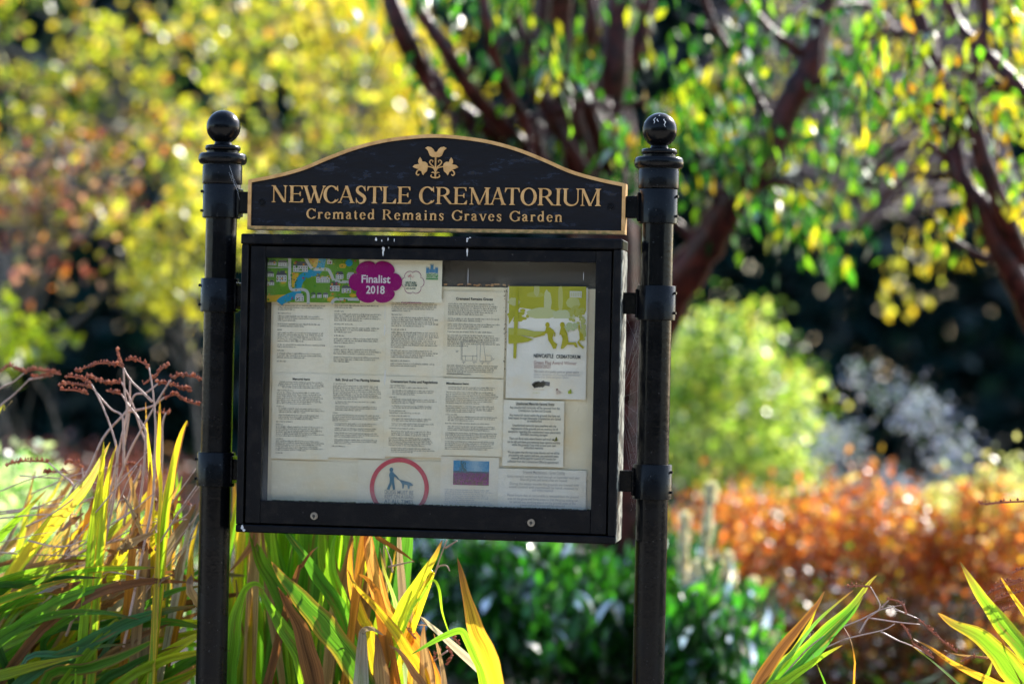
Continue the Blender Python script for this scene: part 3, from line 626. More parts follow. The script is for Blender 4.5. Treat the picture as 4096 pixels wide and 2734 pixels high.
# award certificate
o, x0, x1, z0, z1 = sheet('award_certificate', 2032, 1146, 2342, 1598, .0440, (.84,.81,.73), 'white certificate with a lime green park scene and running figures, Green Flag Award Winner')
cf = MB(); GR = (.43,.42,.045)
def c4(pts, col=GR, y=.0426):
    q = [P(1700+min(a,1632)/2.529,1020+max(b_,314)/2.529,y) for a,b_ in pts]; cf.flat([(p[0],p[2]) for p in q], y-len(cf.f)*1.2e-5, col)
GP = (.50,.52,.24)
c4([(850,312),(1634,318),(1630,560),(1612,600),(1540,610),(1500,640),(1400,600),(1240,590),(1150,560),(960,530),(848,700)][::-1])
for cx_, cz_, ra, rb, cc in ((1240,480,42,130,(.56,.57,.30)),(1370,440,26,150,(.50,.50,.17)),(1120,400,90,30,(.46,.46,.10)),(900,470,60,40,(.52,.53,.25)),(1180,590,160,60,(.54,.56,.28)),(1400,610,120,60,(.54,.57,.33)),(1500,480,70,60,(.50,.52,.2)),(1130,340,30,80,(.5,.5,.2))):
    c4([(cx_+ra*math.cos(a)*random.uniform(.85,1.1),cz_+rb*math.sin(a)*random.uniform(.85,1.1)) for a in np.linspace(0,-6.28,22,endpoint=False)], cc)
def tree_blob(cx_, cz_, ra, rb, cc):
    for k in range(34):
        a = random.random()*6.28; r = math.sqrt(random.random()); X_, Z_ = cx_+ra*r*math.cos(a), cz_+rb*r*math.sin(a); s__ = random.uniform(10,24)
        c4([(X_+s__*math.cos(q),Z_+s__*math.sin(q)*.8) for q in np.linspace(0,-6.28,7,endpoint=False)], cc)
WH = (.84,.81,.73)
c4([(1000,640),(1500,640),(1510,690),(1300,740),(1000,740),(940,690)][::-1], WH)
tree_blob(940,610,100,60,GR); tree_blob(1540,600,85,90,(.45,.46,.12)); tree_blob(1600,740,25,110,(.44,.46,.16)); tree_blob(1470,730,80,40,(.45,.52,.28))
c4([(845,735),(1000,745),(1110,770),(1210,770),(1215,810),(1100,830),(1000,815),(845,800)][::-1], (.46,.46,.10))
c4([(845,800),(960,812),(1100,850),(1040,875),(980,885),(845,895)][::-1])
c4([(905,560),(948,560),(922,1045),(893,1040)][::-1]); c4([(925,320),(948,320),(942,600),(915,600)][::-1], (.40,.40,.03))
YR = (.42,.38,.03)
def runner(ox, flip=0):
    S_ = lambda pts: c4([(ox+a,b_) for a,b_ in pts][::-1], YR)
    c4([(ox+1240+22*math.cos(a),705+27*math.sin(a)) for a in np.linspace(0,-6.28,14,endpoint=False)], YR)
    S_([(1225,730),(1262,728),(1305,760),(1300,810),(1290,840),(1310,890),(1320,945),(1298,948),(1278,905),(1248,860),(1240,800),(1218,770)])
    S_([(1270,840),(1300,870),(1340,900),(1325,945),(1312,942),(1318,912),(1280,890)])
runner(0); c4([(1222,760),(1236,785),(1170,820),(1100,835),(1098,826),(1160,806)][::-1], YR); c4([(1296,760),(1322,790),(1318,825),(1308,822),(1308,795),(1290,775)][::-1], YR)
c4([(1390+24*math.cos(a),705+28*math.sin(a)) for a in np.linspace(0,-6.28,14,endpoint=False)], YR)
c4([(1375,730),(1410,728),(1440,790),(1450,850),(1452,880),(1530,880),(1545,935),(1520,930),(1505,905),(1440,905),(1400,945),(1372,948),(1385,890),(1392,840),(1375,800),(1360,810),(1362,790)][::-1], YR)
c4([(1560+10*math.cos(a),735+36*math.sin(a)) for a in np.linspace(0,-6.28,14,endpoint=False)], YR)
c4([(1560,765),(1600,800),(1605,850),(1560,870),(1575,900),(1610,930),(1600,950),(1560,915),(1540,880),(1565,850)][::-1], YR)
c4([(1465,362),(1588,366),(1586,432),(1465,425)][::-1], (.60,.60,.5))
for k in range(5): c4([(1473+k*23,378),(1489+k*23,378),(1489+k*23,418),(1473+k*23,412)][::-1], (.52,.53,.33))
cf.build('park_scene', M['ink'], o)
t_ = MB(); yy = .0415
def T4(s__, X_, Z_, X2_, h, cc, bold=0.0001):
    q = P(1700+X_/2.529,1020+Z_/2.529,yy); e = P(1700+X2_/2.529,1020+Z_/2.529,yy); text(t_, s__, q[0], q[2], h, cc, yy, 'LEFT', bold, fit=e[0]-q[0])
T4('NEWCASTLE', 1098,1035,1297,.0135,(.03,.04,.05),.0003); T4('CREMATORIUM', 1325,1042,1570,.0125,(.03,.04,.05),.0003)
T4('Green Flag Award Winner', 1098,1100,1532,.0118,(.42,.26,.24)); T4('2020/2021', 1098,1140,1265,.0118,(.42,.26,.24))
T4('The mark of a quality park or green space', 1098,1185,1555,.0080,(.40,.36,.35)); T4('Given in recognition of achieving the international', 1098,1214,1560,.0078,(.50,.48,.47),0); T4('standard for parks and green spaces', 1098,1240,1450,.0078,(.50,.48,.47),0)
sg = Glyph(t_, 0, 0, 1, .1, .1, yy, .0001); sg.col = (.12,.12,.13)
def p4(X_, Z_): q = P(1700+X_/2.529,1020+Z_/2.529,yy); return (q[0], q[2])
sg.curve([p4(*p) for p in [(1090,1322),(1125,1295),(1105,1325),(1150,1292),(1128,1322),(1160,1295),(1155,1318),(1200,1288),(1178,1322),(1210,1300),(1262,1303)]], [.0004]*11)
for X_, Z_, X2_, cc, w_ in ((1090,1340,1155,(.5,.4,.33),.0012),(1090,1360,1300,(.52,.36,.2),.0008),(1090,1393,1198,(.50,.52,.1),.0013)): body(t_, p4(X_,Z_)[0], p4(X2_,Z_)[0], p4(X_,Z_)[1], 1, .0036, cc, yy)
for k in range(4): body(t_, p4(1325,1375+k*9)[0], p4(1410,1375)[0], p4(1325,1375+k*9)[1], 1, .0036, (.38,.22,.2), yy)
t_.flat([p4(1325,1350),p4(1345,1350),p4(1345,1365),p4(1325,1365)], yy, (.3,.15,.13))
t_.flat([p4(1447,1400),p4(1447,1375),p4(1465,1365),p4(1475,1350),p4(1482,1400)], yy, (.42,.50,.06)); 
for k in range(3): body(t_, p4(1490,0)[0], p4(1550,0)[0], p4(1490,1368+k*13)[1], 1, .005, (.42,.50,.06), yy)
t_.build('printed_text', M['ink'], o)
# removal notice
o, x0, x1, z0, z1 = sheet('removal_notice', 2014, 1598, 2252, 1868, .0430, (.84,.81,.71), 'white notice headed Unauthorised Memorial Removal Notice, under the green certificate')
t_ = MB(); yy = .0415
def T6(s__, X_, Z_, X2_, h, cc=INK, bold=.00008):
    q = P(1700+X_/2.175,1500+Z_/2.175,yy); e = P(1700+X2_/2.175,1500+Z_/2.175,yy); text(t_, s__, q[0], q[2], h, cc, yy, 'LEFT', bold, fit=e[0]-q[0]); return q, e
q, e = T6('Unauthorised Memorials Removal Notice', 790,254,1125,.0085,INK,.0002); t_.flat([(q[0],q[2]-.0018),(e[0],q[2]-.0018),(e[0],q[2]-.0012),(q[0],q[2]-.0012)], yy, INK)
for s__, a, z_, b_ in (('Any unauthorised memorials will be removed from the',738,288,1172),('Crematorium Gardens and Grounds',812,316,1095),('Any memorials placed within the grounds that have not',735,354,1175),('been leased through Newcastle Crematorium are classed',726,380,1180),('as unauthorised',888,406,1014),
    ('Unauthorised memorial items interfere with the',760,444,1140),('maintenance of the grounds and we receive a lot of',748,471,1155),('complaints regarding the unauthorised items placements',722,497,1178),('and them becoming damaged',830,523,1064),('There are floral racks where flowers and small tributes',733,558,1160),
    ('can be left and there are memorial lease options available',716,586,1175),('within the grounds if you wish to have your own',755,612,1138),('authorised memorial',862,639,1026),('We are aware that this may cause distress and we will be',718,676,1170),('proceeding with caution and care, any memorial items',727,703,1160),
    ('removed will be kept for a period of 3 months for',748,729,1138),('collection from the Crematorium Office by appointment',718,756,1163)): T6(s__, a, z_, b_, .0088, (.16,.17,.16))
t_.build('printed_text', M['ink'], o)
lc = MB()
for k in range(16):
    q = P(1700+random.gauss(1142,8)/2.175,1500+random.gauss(560,10)/2.175,.015); lc.blob(q, random.uniform(.0008,.0022), random.choice([(.16,.17,.02),(.09,.10,.02)]))
tag(lc.build('lichen_speck', M['ink'], door), 'small green lichen speck on the glass')
o, x0, x1, z0, z1 = sheet('mowing_notice', 1994, 1872, 2342, 2060, .0425, (.80,.77,.68), 'faded notice headed Grounds Maintenance Grass Cutting in the bottom right corner')
t_ = MB(); yy = .0410; FA = (.36,.35,.33)
q, e = T6('Grounds Maintenance – Grass Cutting', 850,850,1215,.0095,FA); t_.flat([(q[0],q[2]-.002),(e[0],q[2]-.002),(e[0],q[2]-.0014),(q[0],q[2]-.0014)], yy, FA)
for s__, a, z_, b_ in (('Grass cutting is carried out April through to September each year',715,885,1345),('when all graves and burial areas are mowed',825,915,1235),('During the winter months the grounds are treated with',735,950,1335),('weed control and maintained by hand, mowed as',730,978,1330),('and when required',930,1008,1112),
    ('Please ensure that all memorabilia is removed from the grassed',715,1050,1335),('area on the grave and burial areas so that the grass cutting can',718,1080,1330),('be carried out, anything placed on the grassed areas of the',735,1108,1308),('graves and burial areas will be removed',825,1136,1215)): T6(s__, a, z_, b_, .0092, (.38,.38,.40) if z_ > 1000 else FA, 0)
t_.build('printed_text', M['ink'], o)
# banner with map
YB = .034
o, x0, x1, z0, z1 = sheet('map_banner', 1050, 1012, 1766, 1211, YB, (.82,.77,.61), 'banner with a colourful town map and a purple blossom reading Finalist 2018', 'banner', .0004)
mpb = MB(); lay = [0]
def c3(pts, col, y=YB-.0008):
    lay[0] += 1; q = [P(1040+a/2.904,1020+b_/2.904,y) for a,b_ in pts]; mpb.flat([(p[0],p[2]) for p in q], y-lay[0]*6e-6, col)
def disc(cx_, cz_, ra, rb, cc, n=16, j=0): c3([(cx_+ra*math.cos(a)*random.uniform(1-j,1+j),cz_+rb*math.sin(a)*random.uniform(1-j,1+j)) for a in np.linspace(0,-6.283,n,endpoint=False)], cc)
def added_path(pts, wd, cc):
    cr = crom(pts, 6); L_, R_ = [], []
    for i in range(len(cr)):
        t = cr[min(i+1,len(cr)-1)]-cr[max(i-1,0)]; t = t/(np.linalg.norm(t)+1e-9); nn = np.array([-t[1],t[0]])*wd/2; L_.append(cr[i]+nn); R_.append(cr[i]-nn)
    lay[0] += 1; y = YB-.0008-lay[0]*6e-6
    mpb.strip([(P(1040+p[0]/2.904,1020+p[1]/2.904,y)[0],P(1040+p[0]/2.904,1020+p[1]/2.904,y)[2]) for p in L_],[(P(1040+p[0]/2.904,1020+p[1]/2.904,y)[0],P(1040+p[0]/2.904,1020+p[1]/2.904,y)[2]) for p in R_], y, None, cc)
G1, G2, G3, YE, BL, RD = (.10,.24,.02), (.05,.15,.015), (.18,.30,.03), (.50,.33,.03), (.02,.24,.38), (.42,.42,.40)
c3([(25,-5),(1150,5),(1160,556),(65,543)][::-1], G1)
for k in range(26): disc(random.uniform(60,1100), random.uniform(10,520), random.uniform(30,90), random.uniform(18,40), random.choice([G3,YE,G1,G2,YE]), 12, .2)
c3([(560,20),(700,20),(690,140),(600,150)][::-1], YE); c3([(60,470),(330,455),(250,545),(60,540)][::-1], YE); c3([(370,200),(450,210),(420,380),(370,370)][::-1], YE)
added_path([(730,0),(715,90),(700,140),(660,190),(560,220),(480,270),(445,340),(440,390)], 85, BL); added_path([(440,390),(420,450),(330,490),(250,530),(225,560)], 85, BL); disc(1035,90,42,40,BL)
added_path([(345,-20),(345,200),(350,370),(400,405),(500,400),(555,440),(560,570)], 34, RD); added_path([(520,20),(600,150),(700,165),(790,170),(830,230),(860,290),(960,310),(1090,310)], 34, RD); added_path([(830,560),(870,515),(960,510),(1150,515)], 34, RD); added_path([(60,140),(200,145),(340,140)], 10, RD)
def house(X_, Z_, w_, h, n=3):
    c3([(X_,Z_),(X_+w_,Z_),(X_+w_,Z_-h*.6),(X_,Z_-h*.6)], (.46,.46,.43)); c3([(X_-4,Z_-h*.6),(X_+w_+4,Z_-h*.6),(X_+w_*.85,Z_-h),(X_+w_*.15,Z_-h)], random.choice([(.10,.10,.11),(.38,.38,.37),(.07,.07,.08)]))
    for i in range(n):
        for j in (0,1): xx = X_+w_*(i+.3)/n; zz = Z_-h*(.12+.25*j); c3([(xx,zz),(xx+w_*.35/n,zz),(xx+w_*.35/n,zz-h*.12),(xx,zz-h*.12)], (.06,.06,.07))
for a in ((385,195,170,120,6),(190,310,120,130,4),(75,250,85,60,3),(75,350,90,60,3),(80,120,110,60,5),(210,130,110,70,5),(655,320,40,110,1),(700,320,110,70,4),(880,280,90,90,3),(1010,280,90,80,3),(815,420,110,110,3),(950,440,110,90,3),(595,495,48,60,2),(665,495,50,60,2),(735,495,55,60,2),(410,535,100,90,3),(780,105,60,60,2)): house(*a)
for k in range(150):
    cx_, cz_ = random.uniform(60,1110), random.uniform(15,535); r = random.uniform(5,14)
    disc(cx_, cz_, r, r, random.choice([G2,G3,G1,(.25,.33,.02),(.05,.20,.03),(.30,.05,.09),(.45,.20,.03)]), 8)
mpb.build('town_map', M['ink'], o)
mpb = MB(); PU = (.27,.005,.135)
def blossom(cx_, cz_, ra, rb, cc, n=6, y=YB-.003, rot=math.pi/2, hole=0):
    pts = []
    for a in np.linspace(0,2*math.pi,120,endpoint=False):
        k = abs(math.cos((a-rot)*n/2))**.55; r = .80+.22*k; pts.append((cx_+ra*r*math.cos(a), cz_-rb*r*math.sin(a)))
    W_ = [(P(1040+a/2.904,1020+b_/2.904,y)[0],P(1040+a/2.904,1020+b_/2.904,y)[2]) for a,b_ in pts]
    if hole:
        I_ = [(P(1040+(cx_+(a-cx_)*hole)/2.904,1020+(cz_+(b_-cz_)*hole)/2.904,y)[0],P(1040+a/2.904,1020+(cz_+(b_-cz_)*hole)/2.904,y)[2]) for a,b_ in pts]
        mpb.strip(W_, I_, y, None, cc, closed=True)
    else: mpb.flat(W_, y, cc)
blossom(1340,312,305,255,PU,6,YB-.0028,0)
text_ = text
def T3(s__, X_, Z_, X2_, h, cc, bold=.0002, y=YB-.0034):
    q = P(1040+X_/2.904,1020+Z_/2.904,y); e = P(1040+X2_/2.904,1020+Z_/2.904,y); text(mpb, s__, q[0], q[2], h, cc, y, 'LEFT', bold, fit=e[0]-q[0])
T3('Finalist', 1172,318,1508,.0275,(.70,.64,.66),.0006); T3('2018', 1230,444,1446,.0275,(.70,.64,.66),.0006)
mpb.build('purple_blossom', M['ink'], o)
mpb = MB(); blossom(1775,316,132,138,PU,6,YB-.0015,0,.955)
T3('BRITAIN',1690,333,1812,.0085,(.03,.11,.09),.0002,YB-.0016); T3('IN BLOOM',1680,363,1822,.0085,(.03,.11,.09),.0002,YB-.0016); T3('with the RHS',1692,394,1808,.0055,(.03,.11,.09),.0002,YB-.0016); T3('rhs.org.uk/communities',1640,558,1872,.0068,PU,.0001,YB-.0016)
for k in range(26):
    a = random.uniform(.1,3.04); r = random.uniform(14,46); q = P(1040+(1753+r*math.cos(a))/2.904,1020+(262-r*math.sin(a)*.85)/2.904,YB-.0016)
    mpb.flat([(q[0]-.0009,q[2]),(q[0],q[2]-.0009),(q[0]+.0009,q[2]),(q[0],q[2]+.0009)], YB-.0016-k*1e-5, (.50,.12,.17))
q = P(1040+1750/2.904,1020+290/2.904,YB-.0016); mpb.flat([(q[0]-.0004,q[2]),(q[0]+.0004,q[2]),(q[0]+.0004,q[2]+.009),(q[0]-.0004,q[2]+.009)], YB-.0016, (.03,.2,.1))
BC = (.10,.26,.42); yy = YB-.0016
def k3(a, b_, c_, d_, cc): 
    p, q = P(1040+a/2.904,1020+b_/2.904,yy), P(1040+c_/2.904,1020+d_/2.904,yy); mpb.flat([(p[0],q[2]),(q[0],q[2]),(q[0],p[2]),(p[0],p[2])], yy-len(mpb.f)*1e-7, cc)
k3(1930,150,1962,210,BC); k3(2035,150,2067,210,BC); k3(1965,165,2032,205,BC); k3(1982,118,2014,164,BC)
for x_ in (1930,1943,1956,2035,2048,2061,1982,1995,2008): k3(x_,138 if x_<1970 or x_>2030 else 102,x_+6,149 if x_<1970 or x_>2030 else 117,BC)
T3('NEWCASTLE',1930,238,2067,.0072,(.05,.30,.10),.0002,yy); T3('UNDER LYME',1930,262,2067,.0068,(.05,.30,.10),.0002,yy); k3(1928,270,2068,286,(.05,.30,.08))
mpb.build('sponsor_print', M['ink'], o)
# spider web between cabinet and right post
wb = MB(); wc = P(2535,1640,.06)
for k in range(13):
    a = math.pi*(-.5+k/12*1.0)+math.pi*0; 
    ex = min(.515, wc[0]+.2); 
for k in range(16):
    r = .02+.0125*k; pts = []
    for a in np.linspace(-1.1,1.1,14):
        xx = .484+.012+ r*.16*math.cos(a)*1.0; zz = wc[2]+r*1.35*math.sin(a); 
        if .483 < xx < .522: pts.append((xx, .075+.01*math.sin(a), zz))
    if len(pts) > 2: wb.tube(pts, .00008, 3)
for k in range(9):
    zz = wc[2]-.25+.06*k; wb.tube([(.482,.07,wc[2]-.02+.01*k),(.5225,.078,zz)], .00009, 3)
wb.tube([(.482,.06,1.60),(.5225,.07,1.505)], .0001, 3)
tag(wb.build('spider_web', M['web']), 'fine spider web stretched between cabinet side and right post', 'web')
wb = MB()
for a, b_ in (((918,662),(952,752)),((912,680),(940,745)),((925,700),(955,770)),((918,662),(960,800))):
    A_, B_ = P(*a,.028), P(*b_,.03); wb.tube([A_, (A_+B_)/2+np.array([0,0,-.003]), B_], .00012, 3)
tag(wb.build('cobweb', M['web']), 'loose cobweb threads on the left post collar', 'cobweb')
#@@PLANTS
# ------------------------------------------------------------------ foliage
def leaf_mesh(name, pos, dr, L_, W_, cols, mat, parent, six=False, facing=None):
    n = len(pos); pos = np.asarray(pos, float); dr = np.asarray(dr, float); dr /= np.linalg.norm(dr,axis=1,keepdims=True)+1e-9
    rv = RNG.normal(size=(n,3)) if facing is None else facing+RNG.normal(size=(n,3))*.5
    sd_ = np.cross(dr, rv); sd_ /= np.linalg.norm(sd_,axis=1,keepdims=True)+1e-9
    nm = np.cross(dr, sd_)
    L_ = (L_*RNG.uniform(.6,1.3,n))[:,None]; W_ = (W_*RNG.uniform(.6,1.25,n))[:,None]
    if six: ks = [(0,0,0),(.3,.5,.12),(.7,.38,.10),(1,0,-.08),(.7,-.38,.10),(.3,-.5,.12)]
    else: ks = [(0,0,0),(.45,.5,.08),(1,0,-.05),(.45,-.5,.08)]
    k = len(ks); V = np.stack([pos+dr*L_*(a-.5)+sd_*W_*b+nm*L_*c for a,b,c in ks],1).reshape(-1,3)
    me = bpy.data.meshes.new(name); me.vertices.add(n*k); me.vertices.foreach_set('co', V.astype(np.float32).ravel())
    me.loops.add(n*k); me.loops.foreach_set('vertex_index', np.arange(n*k, dtype=np.int32))
    me.polygons.add(n); me.polygons.foreach_set('loop_start', np.arange(0,n*k,k,dtype=np.int32)); me.polygons.foreach_set('loop_total', np.full(n,k,dtype=np.int32))
    a = me.attributes.new('Col','FLOAT_COLOR','POINT')
    C_ = np.concatenate([np.repeat(cols,k,0), np.ones((n*k,1))],1); a.data.foreach_set('color', C_.astype(np.float32).ravel())
    me.materials.append(mat); me.update(); me.validate()
    ob = bpy.data.objects.new(name, me); COL.objects.link(ob)
    if parent is not None: ob.parent = parent; ob.matrix_parent_inverse = parent.matrix_world.inverted()
    return ob
def palette(n, pal, var=.25):
    c = np.array([p[1:] for p in pal], float); w_ = np.array([p[0] for p in pal], float); w_ /= w_.sum()
    i = RNG.choice(len(pal), n, p=w_); return np.clip(1.0*c[i]**1.2*RNG.uniform(1-var,1+var,(n,1))*RNG.uniform(.92,1.08,(n,3)), .002, .9)
def ell(u, v, dist, ru, rv, rd): c = D(u,v,dist); s = dist/UN; return (c, ru*s, rd, rv*s)
def cloud(ells, n, ncl, rcl, shell=.55):
    vol = np.array([e[1]*e[2]*e[3] for e in ells])**.8; i = RNG.choice(len(ells), ncl, p=vol/vol.sum())
    d = RNG.normal(size=(ncl,3)); d /= np.linalg.norm(d,axis=1,keepdims=True); r = (shell+(1-shell)*RNG.random(ncl)**.7)[:,None]
    cen = np.array([e[0] for e in ells])[i]+d*r*np.array([[e[1],e[2],e[3]] for e in ells])[i]
    j = RNG.integers(0,ncl,n); p = cen[j]+RNG.normal(size=(n,3))*rcl
    ok = p[:,2] > .02; return p[ok], cen, j[ok]
def stems(base, tips, r0, mat, parent, name='trunk', bend=.12, sides=5, n=None):
    mb = MB(); base = np.array(base, float)
    tips = list(tips)
    if n and len(tips) > n: tips = [tips[k] for k in RNG.choice(len(tips), n, replace=False)]
    for t in tips:
        t = np.array(t, float); mid_ = base*.45+t*.55+RNG.normal(size=3)*bend*np.linalg.norm(t-base); mid_[2] = max(mid_[2], .05+.4*t[2])
        b0 = base+RNG.normal(size=3)*[.08,.08,0]; b0[2] = 0
        cr = crom([b0, b0*.6+mid_*.4, mid_, t], 3); k = len(cr)
        mb.tube(cr, [r0*(1-.8*i/(k-1)) for i in range(k)], sides)
    return mb.build(name, mat, parent, True)
def shrub(name, label, cat, ells, n, ncl, rcl, L_, W_, pal, mat, bark='greybark', dirv=None, shell=.5, group=None, r0=.012, nst=26, six=False, part='foliage', droop=0, facing=None):
    c = np.mean([e[0] for e in ells], axis=0); base = (c[0], c[1], 0)
    t = thing(name, base, label, cat, group)
    p, cen, j = cloud(ells, n, ncl, rcl, shell)
    dr = RNG.normal(size=p.shape)+np.array([0,0,-droop])
    if dirv is not None: dr = dr*.45+np.array(dirv)
    leaf_mesh(part, p, dr, L_, W_, palette(len(p), pal), M[mat], t, six, facing)
    stems(base, cen, r0, M[bark], t, 'trunk' if cat == 'tree' else 'stems', n=nst)
    return t
def limb(mb, pts, r0, r1, sides=10, n=5):
    cr = crom(pts, n); k = len(cr); mb.tube(cr, [r0+(r1-r0)*i/(k-1)+random.uniform(-.09,.11)*r0 for i in range(k)], sides)
def ground_at(u, dist): q = D(u, 784, dist); return np.array([q[0], q[1], 0.0])
# far wood: one dark mass
wp = []; nW = 84000
for k in range(3):
    m_ = nW//3; ang = RNG.uniform(-1,1,m_); yy_ = 25+4*k+RNG.normal(size=m_)*1.2; xx_ = ang*(15+3*k)-3; 
    top = 9+1.2*np.sin(xx_*.8+k)+.8*np.sin(xx_*2.1+2*k); zz_ = RNG.random(m_)**(.85 if k < 2 else 2.0)*top
    wp.append(np.stack([xx_,yy_,zz_],1))
wp = np.concatenate(wp)
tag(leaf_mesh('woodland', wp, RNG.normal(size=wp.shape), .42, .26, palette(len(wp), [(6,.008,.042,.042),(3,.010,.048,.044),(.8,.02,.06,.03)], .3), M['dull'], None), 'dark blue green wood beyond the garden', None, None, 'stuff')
hp_ = np.stack([RNG.uniform(-18,20,26000), -15+RNG.normal(size=26000)*.8, RNG.random(26000)*6.5],1)  # hedge added out of view to cut sky reflection and ambient light
tag(leaf_mesh('unseen_hedge', hp_, RNG.normal(size=hp_.shape), .42, .28, palette(26000, [(3,.02,.045,.02),(1,.04,.07,.02)]), M['dull'], None), 'unseen dark hedge added behind the camera to darken reflections in glass and paint', None, None, 'stuff')
# yellow-green trees upper left
YG = [(4.5,.26,.33,.04),(5,.50,.48,.07),(5,.05,.10,.03),(1.6,.54,.44,.08),(2.5,.20,.15,.09),(.5,.40,.20,.05)]
YY = [(6,.50,.44,.04),(3,.52,.40,.06),(2,.3,.32,.04),(1,.42,.38,.16)]
def tree(label, u, ds, ells, n, ncl, rcl, L_, W_, pal, mat='leaf', bark='greybark', trunk_r=.07, nlimb=14, name='tree', group=None, droop=.6, top=None, shell=.2):
    b_ = ground_at(u, ds); t = thing(name, b_, label, 'tree', group); c = np.mean([e[0] for e in ells], axis=0)
    p, cen, j = cloud(ells, n, ncl, rcl, shell)
    fz = np.sin(p[:,0]*4.3+p[:,1]*1.1)*np.sin(p[:,2]*5.1-p[:,0]*1.7)+.6*np.sin(p[:,0]*9.7+p[:,2]*7.9+1)+RNG.normal(size=len(p))*.25
    p = p[fz > -.42]; dr = RNG.normal(size=p.shape)+[0,0,-droop]
    leaf_mesh('crown', p, dr, L_, W_, palette(len(p), pal), M[mat], t)
    mb = MB(); fork = b_*.6+c*.4; fork[2] = c[2]*.55; limb(mb, [b_, b_*.8+fork*.2+[0,0,.1], fork, c], trunk_r, trunk_r*.45)
    for k in RNG.choice(len(cen), min(nlimb,len(cen)), replace=False):
        q = cen[k]; a = fork+(c-fork)*random.random()
        limb(mb, [a, a*.5+q*.5+RNG.normal(size=3)*.12+[0,0,.1], q], trunk_r*.35, trunk_r*.08, 6, 4)
    mb.build('trunk', M[bark], t, True); return t
tree('yellow green autumn tree filling the upper left corner', -230, 16.5, [ell(60,60,16.5,420,250,1.3),ell(420,120,17,330,260,1.4),ell(200,330,16.5,380,160,1.1),ell(500,360,16,180,200,1)], 3500, 95, .13, .085, .06, YG, 'soft', trunk_r=.09)
tree('pale yellow tree behind the left post and arched header', 800, 15, [ell(640,100,15,260,260,1.2),ell(760,330,15,260,200,1.1),ell(560,500,14.5,140,150,.8),ell(940,420,15.5,170,170,1)], 2700, 75, .12, .075, .052, YG, 'soft', trunk_r=.07)
tree('bright golden yellow tree behind the top of the arch', 900, 20, [ell(790,60,20,230,200,1.4),ell(900,290,20,170,190,1.3)], 4600, 110, .17, .09, .065, YY, 'soft', trunk_r=.08)
PK = [(3,.44,.26,.22),(2,.50,.22,.07),(2,.28,.09,.09),(2.5,.32,.28,.18),(2.5,.36,.33,.06),(3,.10,.08,.04)]
tree('small tree with pink and orange leaves and pale bare branches on the left', -200, 13.5, [ell(120,380,13.5,300,90,.8),ell(60,480,13.2,180,110,.8),ell(250,430,13.4,140,110,.7),ell(110,620,13,110,60,.5),ell(330,330,13.5,110,60,.5)], 1250, 90, .10, .065, .045, PK, 'soft', trunk_r=.05, nlimb=26)
tree('loose yellow green branches hanging beside the left post, under the pink leaves', 495, 12.8, [ell(400,560,12.8,120,120,.6),ell(390,680,12.8,90,45,.4),ell(500,480,13,90,120,.5),ell(300,500,13,90,70,.5)], 900, 60, .09, .075, .055, [(4,.42,.42,.06),(2,.3,.34,.06),(1,.5,.42,.1)], trunk_r=.02, nlimb=20)
shrub('shrub', 'lime green bush at the left edge under the pink tree', 'shrub', [ell(20,790,12.5,100,60,.4),ell(-60,740,12.5,100,70,.4)], 420, 26, .07, .075, .055, [(3,.32,.40,.03),(1,.2,.3,.03)], 'leaf', r0=.008)
# cherry with dark red bark
ct = thing('cherry_tree', ground_at(1425,10.5), 'cherry tree with dark red peeling trunk behind the cabinet and drooping green leaves', 'tree', 'red barked cherry trees')
LB = MB()
def dl(pts, r0, r1, sides=10): limb(LB, [D(u,v,d) for u,v,d in pts], r0, r1, sides); 
g0 = ground_at(1425,10.5)
dl_dummy = 0
limb(LB, [g0, D(1428,1300,10.5), D(1428,1000,10.5), D(1410,800,10.5), D(1380,600,10.5), D(1365,420,10.5)], .135, .12, 14)
dl([(1420,900,10.5),(1380,600,10.5),(1350,420,10.5),(1300,250,10.4),(1285,100,10.4),(1290,-80,10.3)], .095, .045)
dl([(1425,850,10.5),(1410,500,10.5),(1400,300,10.6),(1408,150,10.6),(1430,-60,10.6)], .10, .055)
dl([(1380,640,10.5),(1290,440,10.5),(1180,330,10.4),(1060,265,10.3),(985,180,10.3),(930,90,10.2),(875,-60,10.2)], .062, .036)
dl([(1350,560,10.5),(1260,400,10.3),(1205,280,10.2),(1150,180,10.1),(1120,60,10),(1100,-60,10)], .038, .022)
dl([(1190,330,10.3),(1080,210,10.1),(1020,110,10),(960,20,10),(930,-60,10)], .035, .022)
dl([(1360,430,10.4),(1230,200,10.3),(1190,60,10.3),(1170,-60,10.3)], .035, .02)
dl([(1400,400,10.5),(1340,200,10.4),(1360,60,10.3),(1340,-60,10.3)], .035, .02)
dl([(1425,950,10.5),(1480,800,10.4),(1545,670,10.3),(1620,560,10.2),(1690,440,10.1),(1765,340,10.1),(1810,240,10.1),(1865,130,10.1),(1905,-60,10.1)], .10, .05)
dl([(1400,700,10.6),(1340,420,10.7),(1330,200,10.8),(1360,80,10.8),(1350,-60,10.8)], .07, .05)
dl([(1420,700,10.6),(1440,420,10.7),(1425,200,10.8),(1470,80,10.8),(1490,-60,10.8)], .06, .04)
dl([(1340,500,10.6),(1270,330,10.7),(1240,150,10.8),(1250,-60,10.8)], .05, .035)
dl([(1610,570,10.2),(1560,520,10.2),(1500,460,10.2)], .03, .012)
dl([(1700,430,10.1),(1800,420,10),(1890,480,9.9)], .022, .008)
dl([(1780,310,10.1),(1700,160,10.2),(1640,60,10.2),(1600,-60,10.2)], .022, .012)
dl([(1830,200,10.1),(1940,180,10),(2060,240,9.9),(2160,300,9.8)], .022, .008)
dl([(1860,140,10.1),(1760,60,10),(1680,-40,10)], .02, .01)
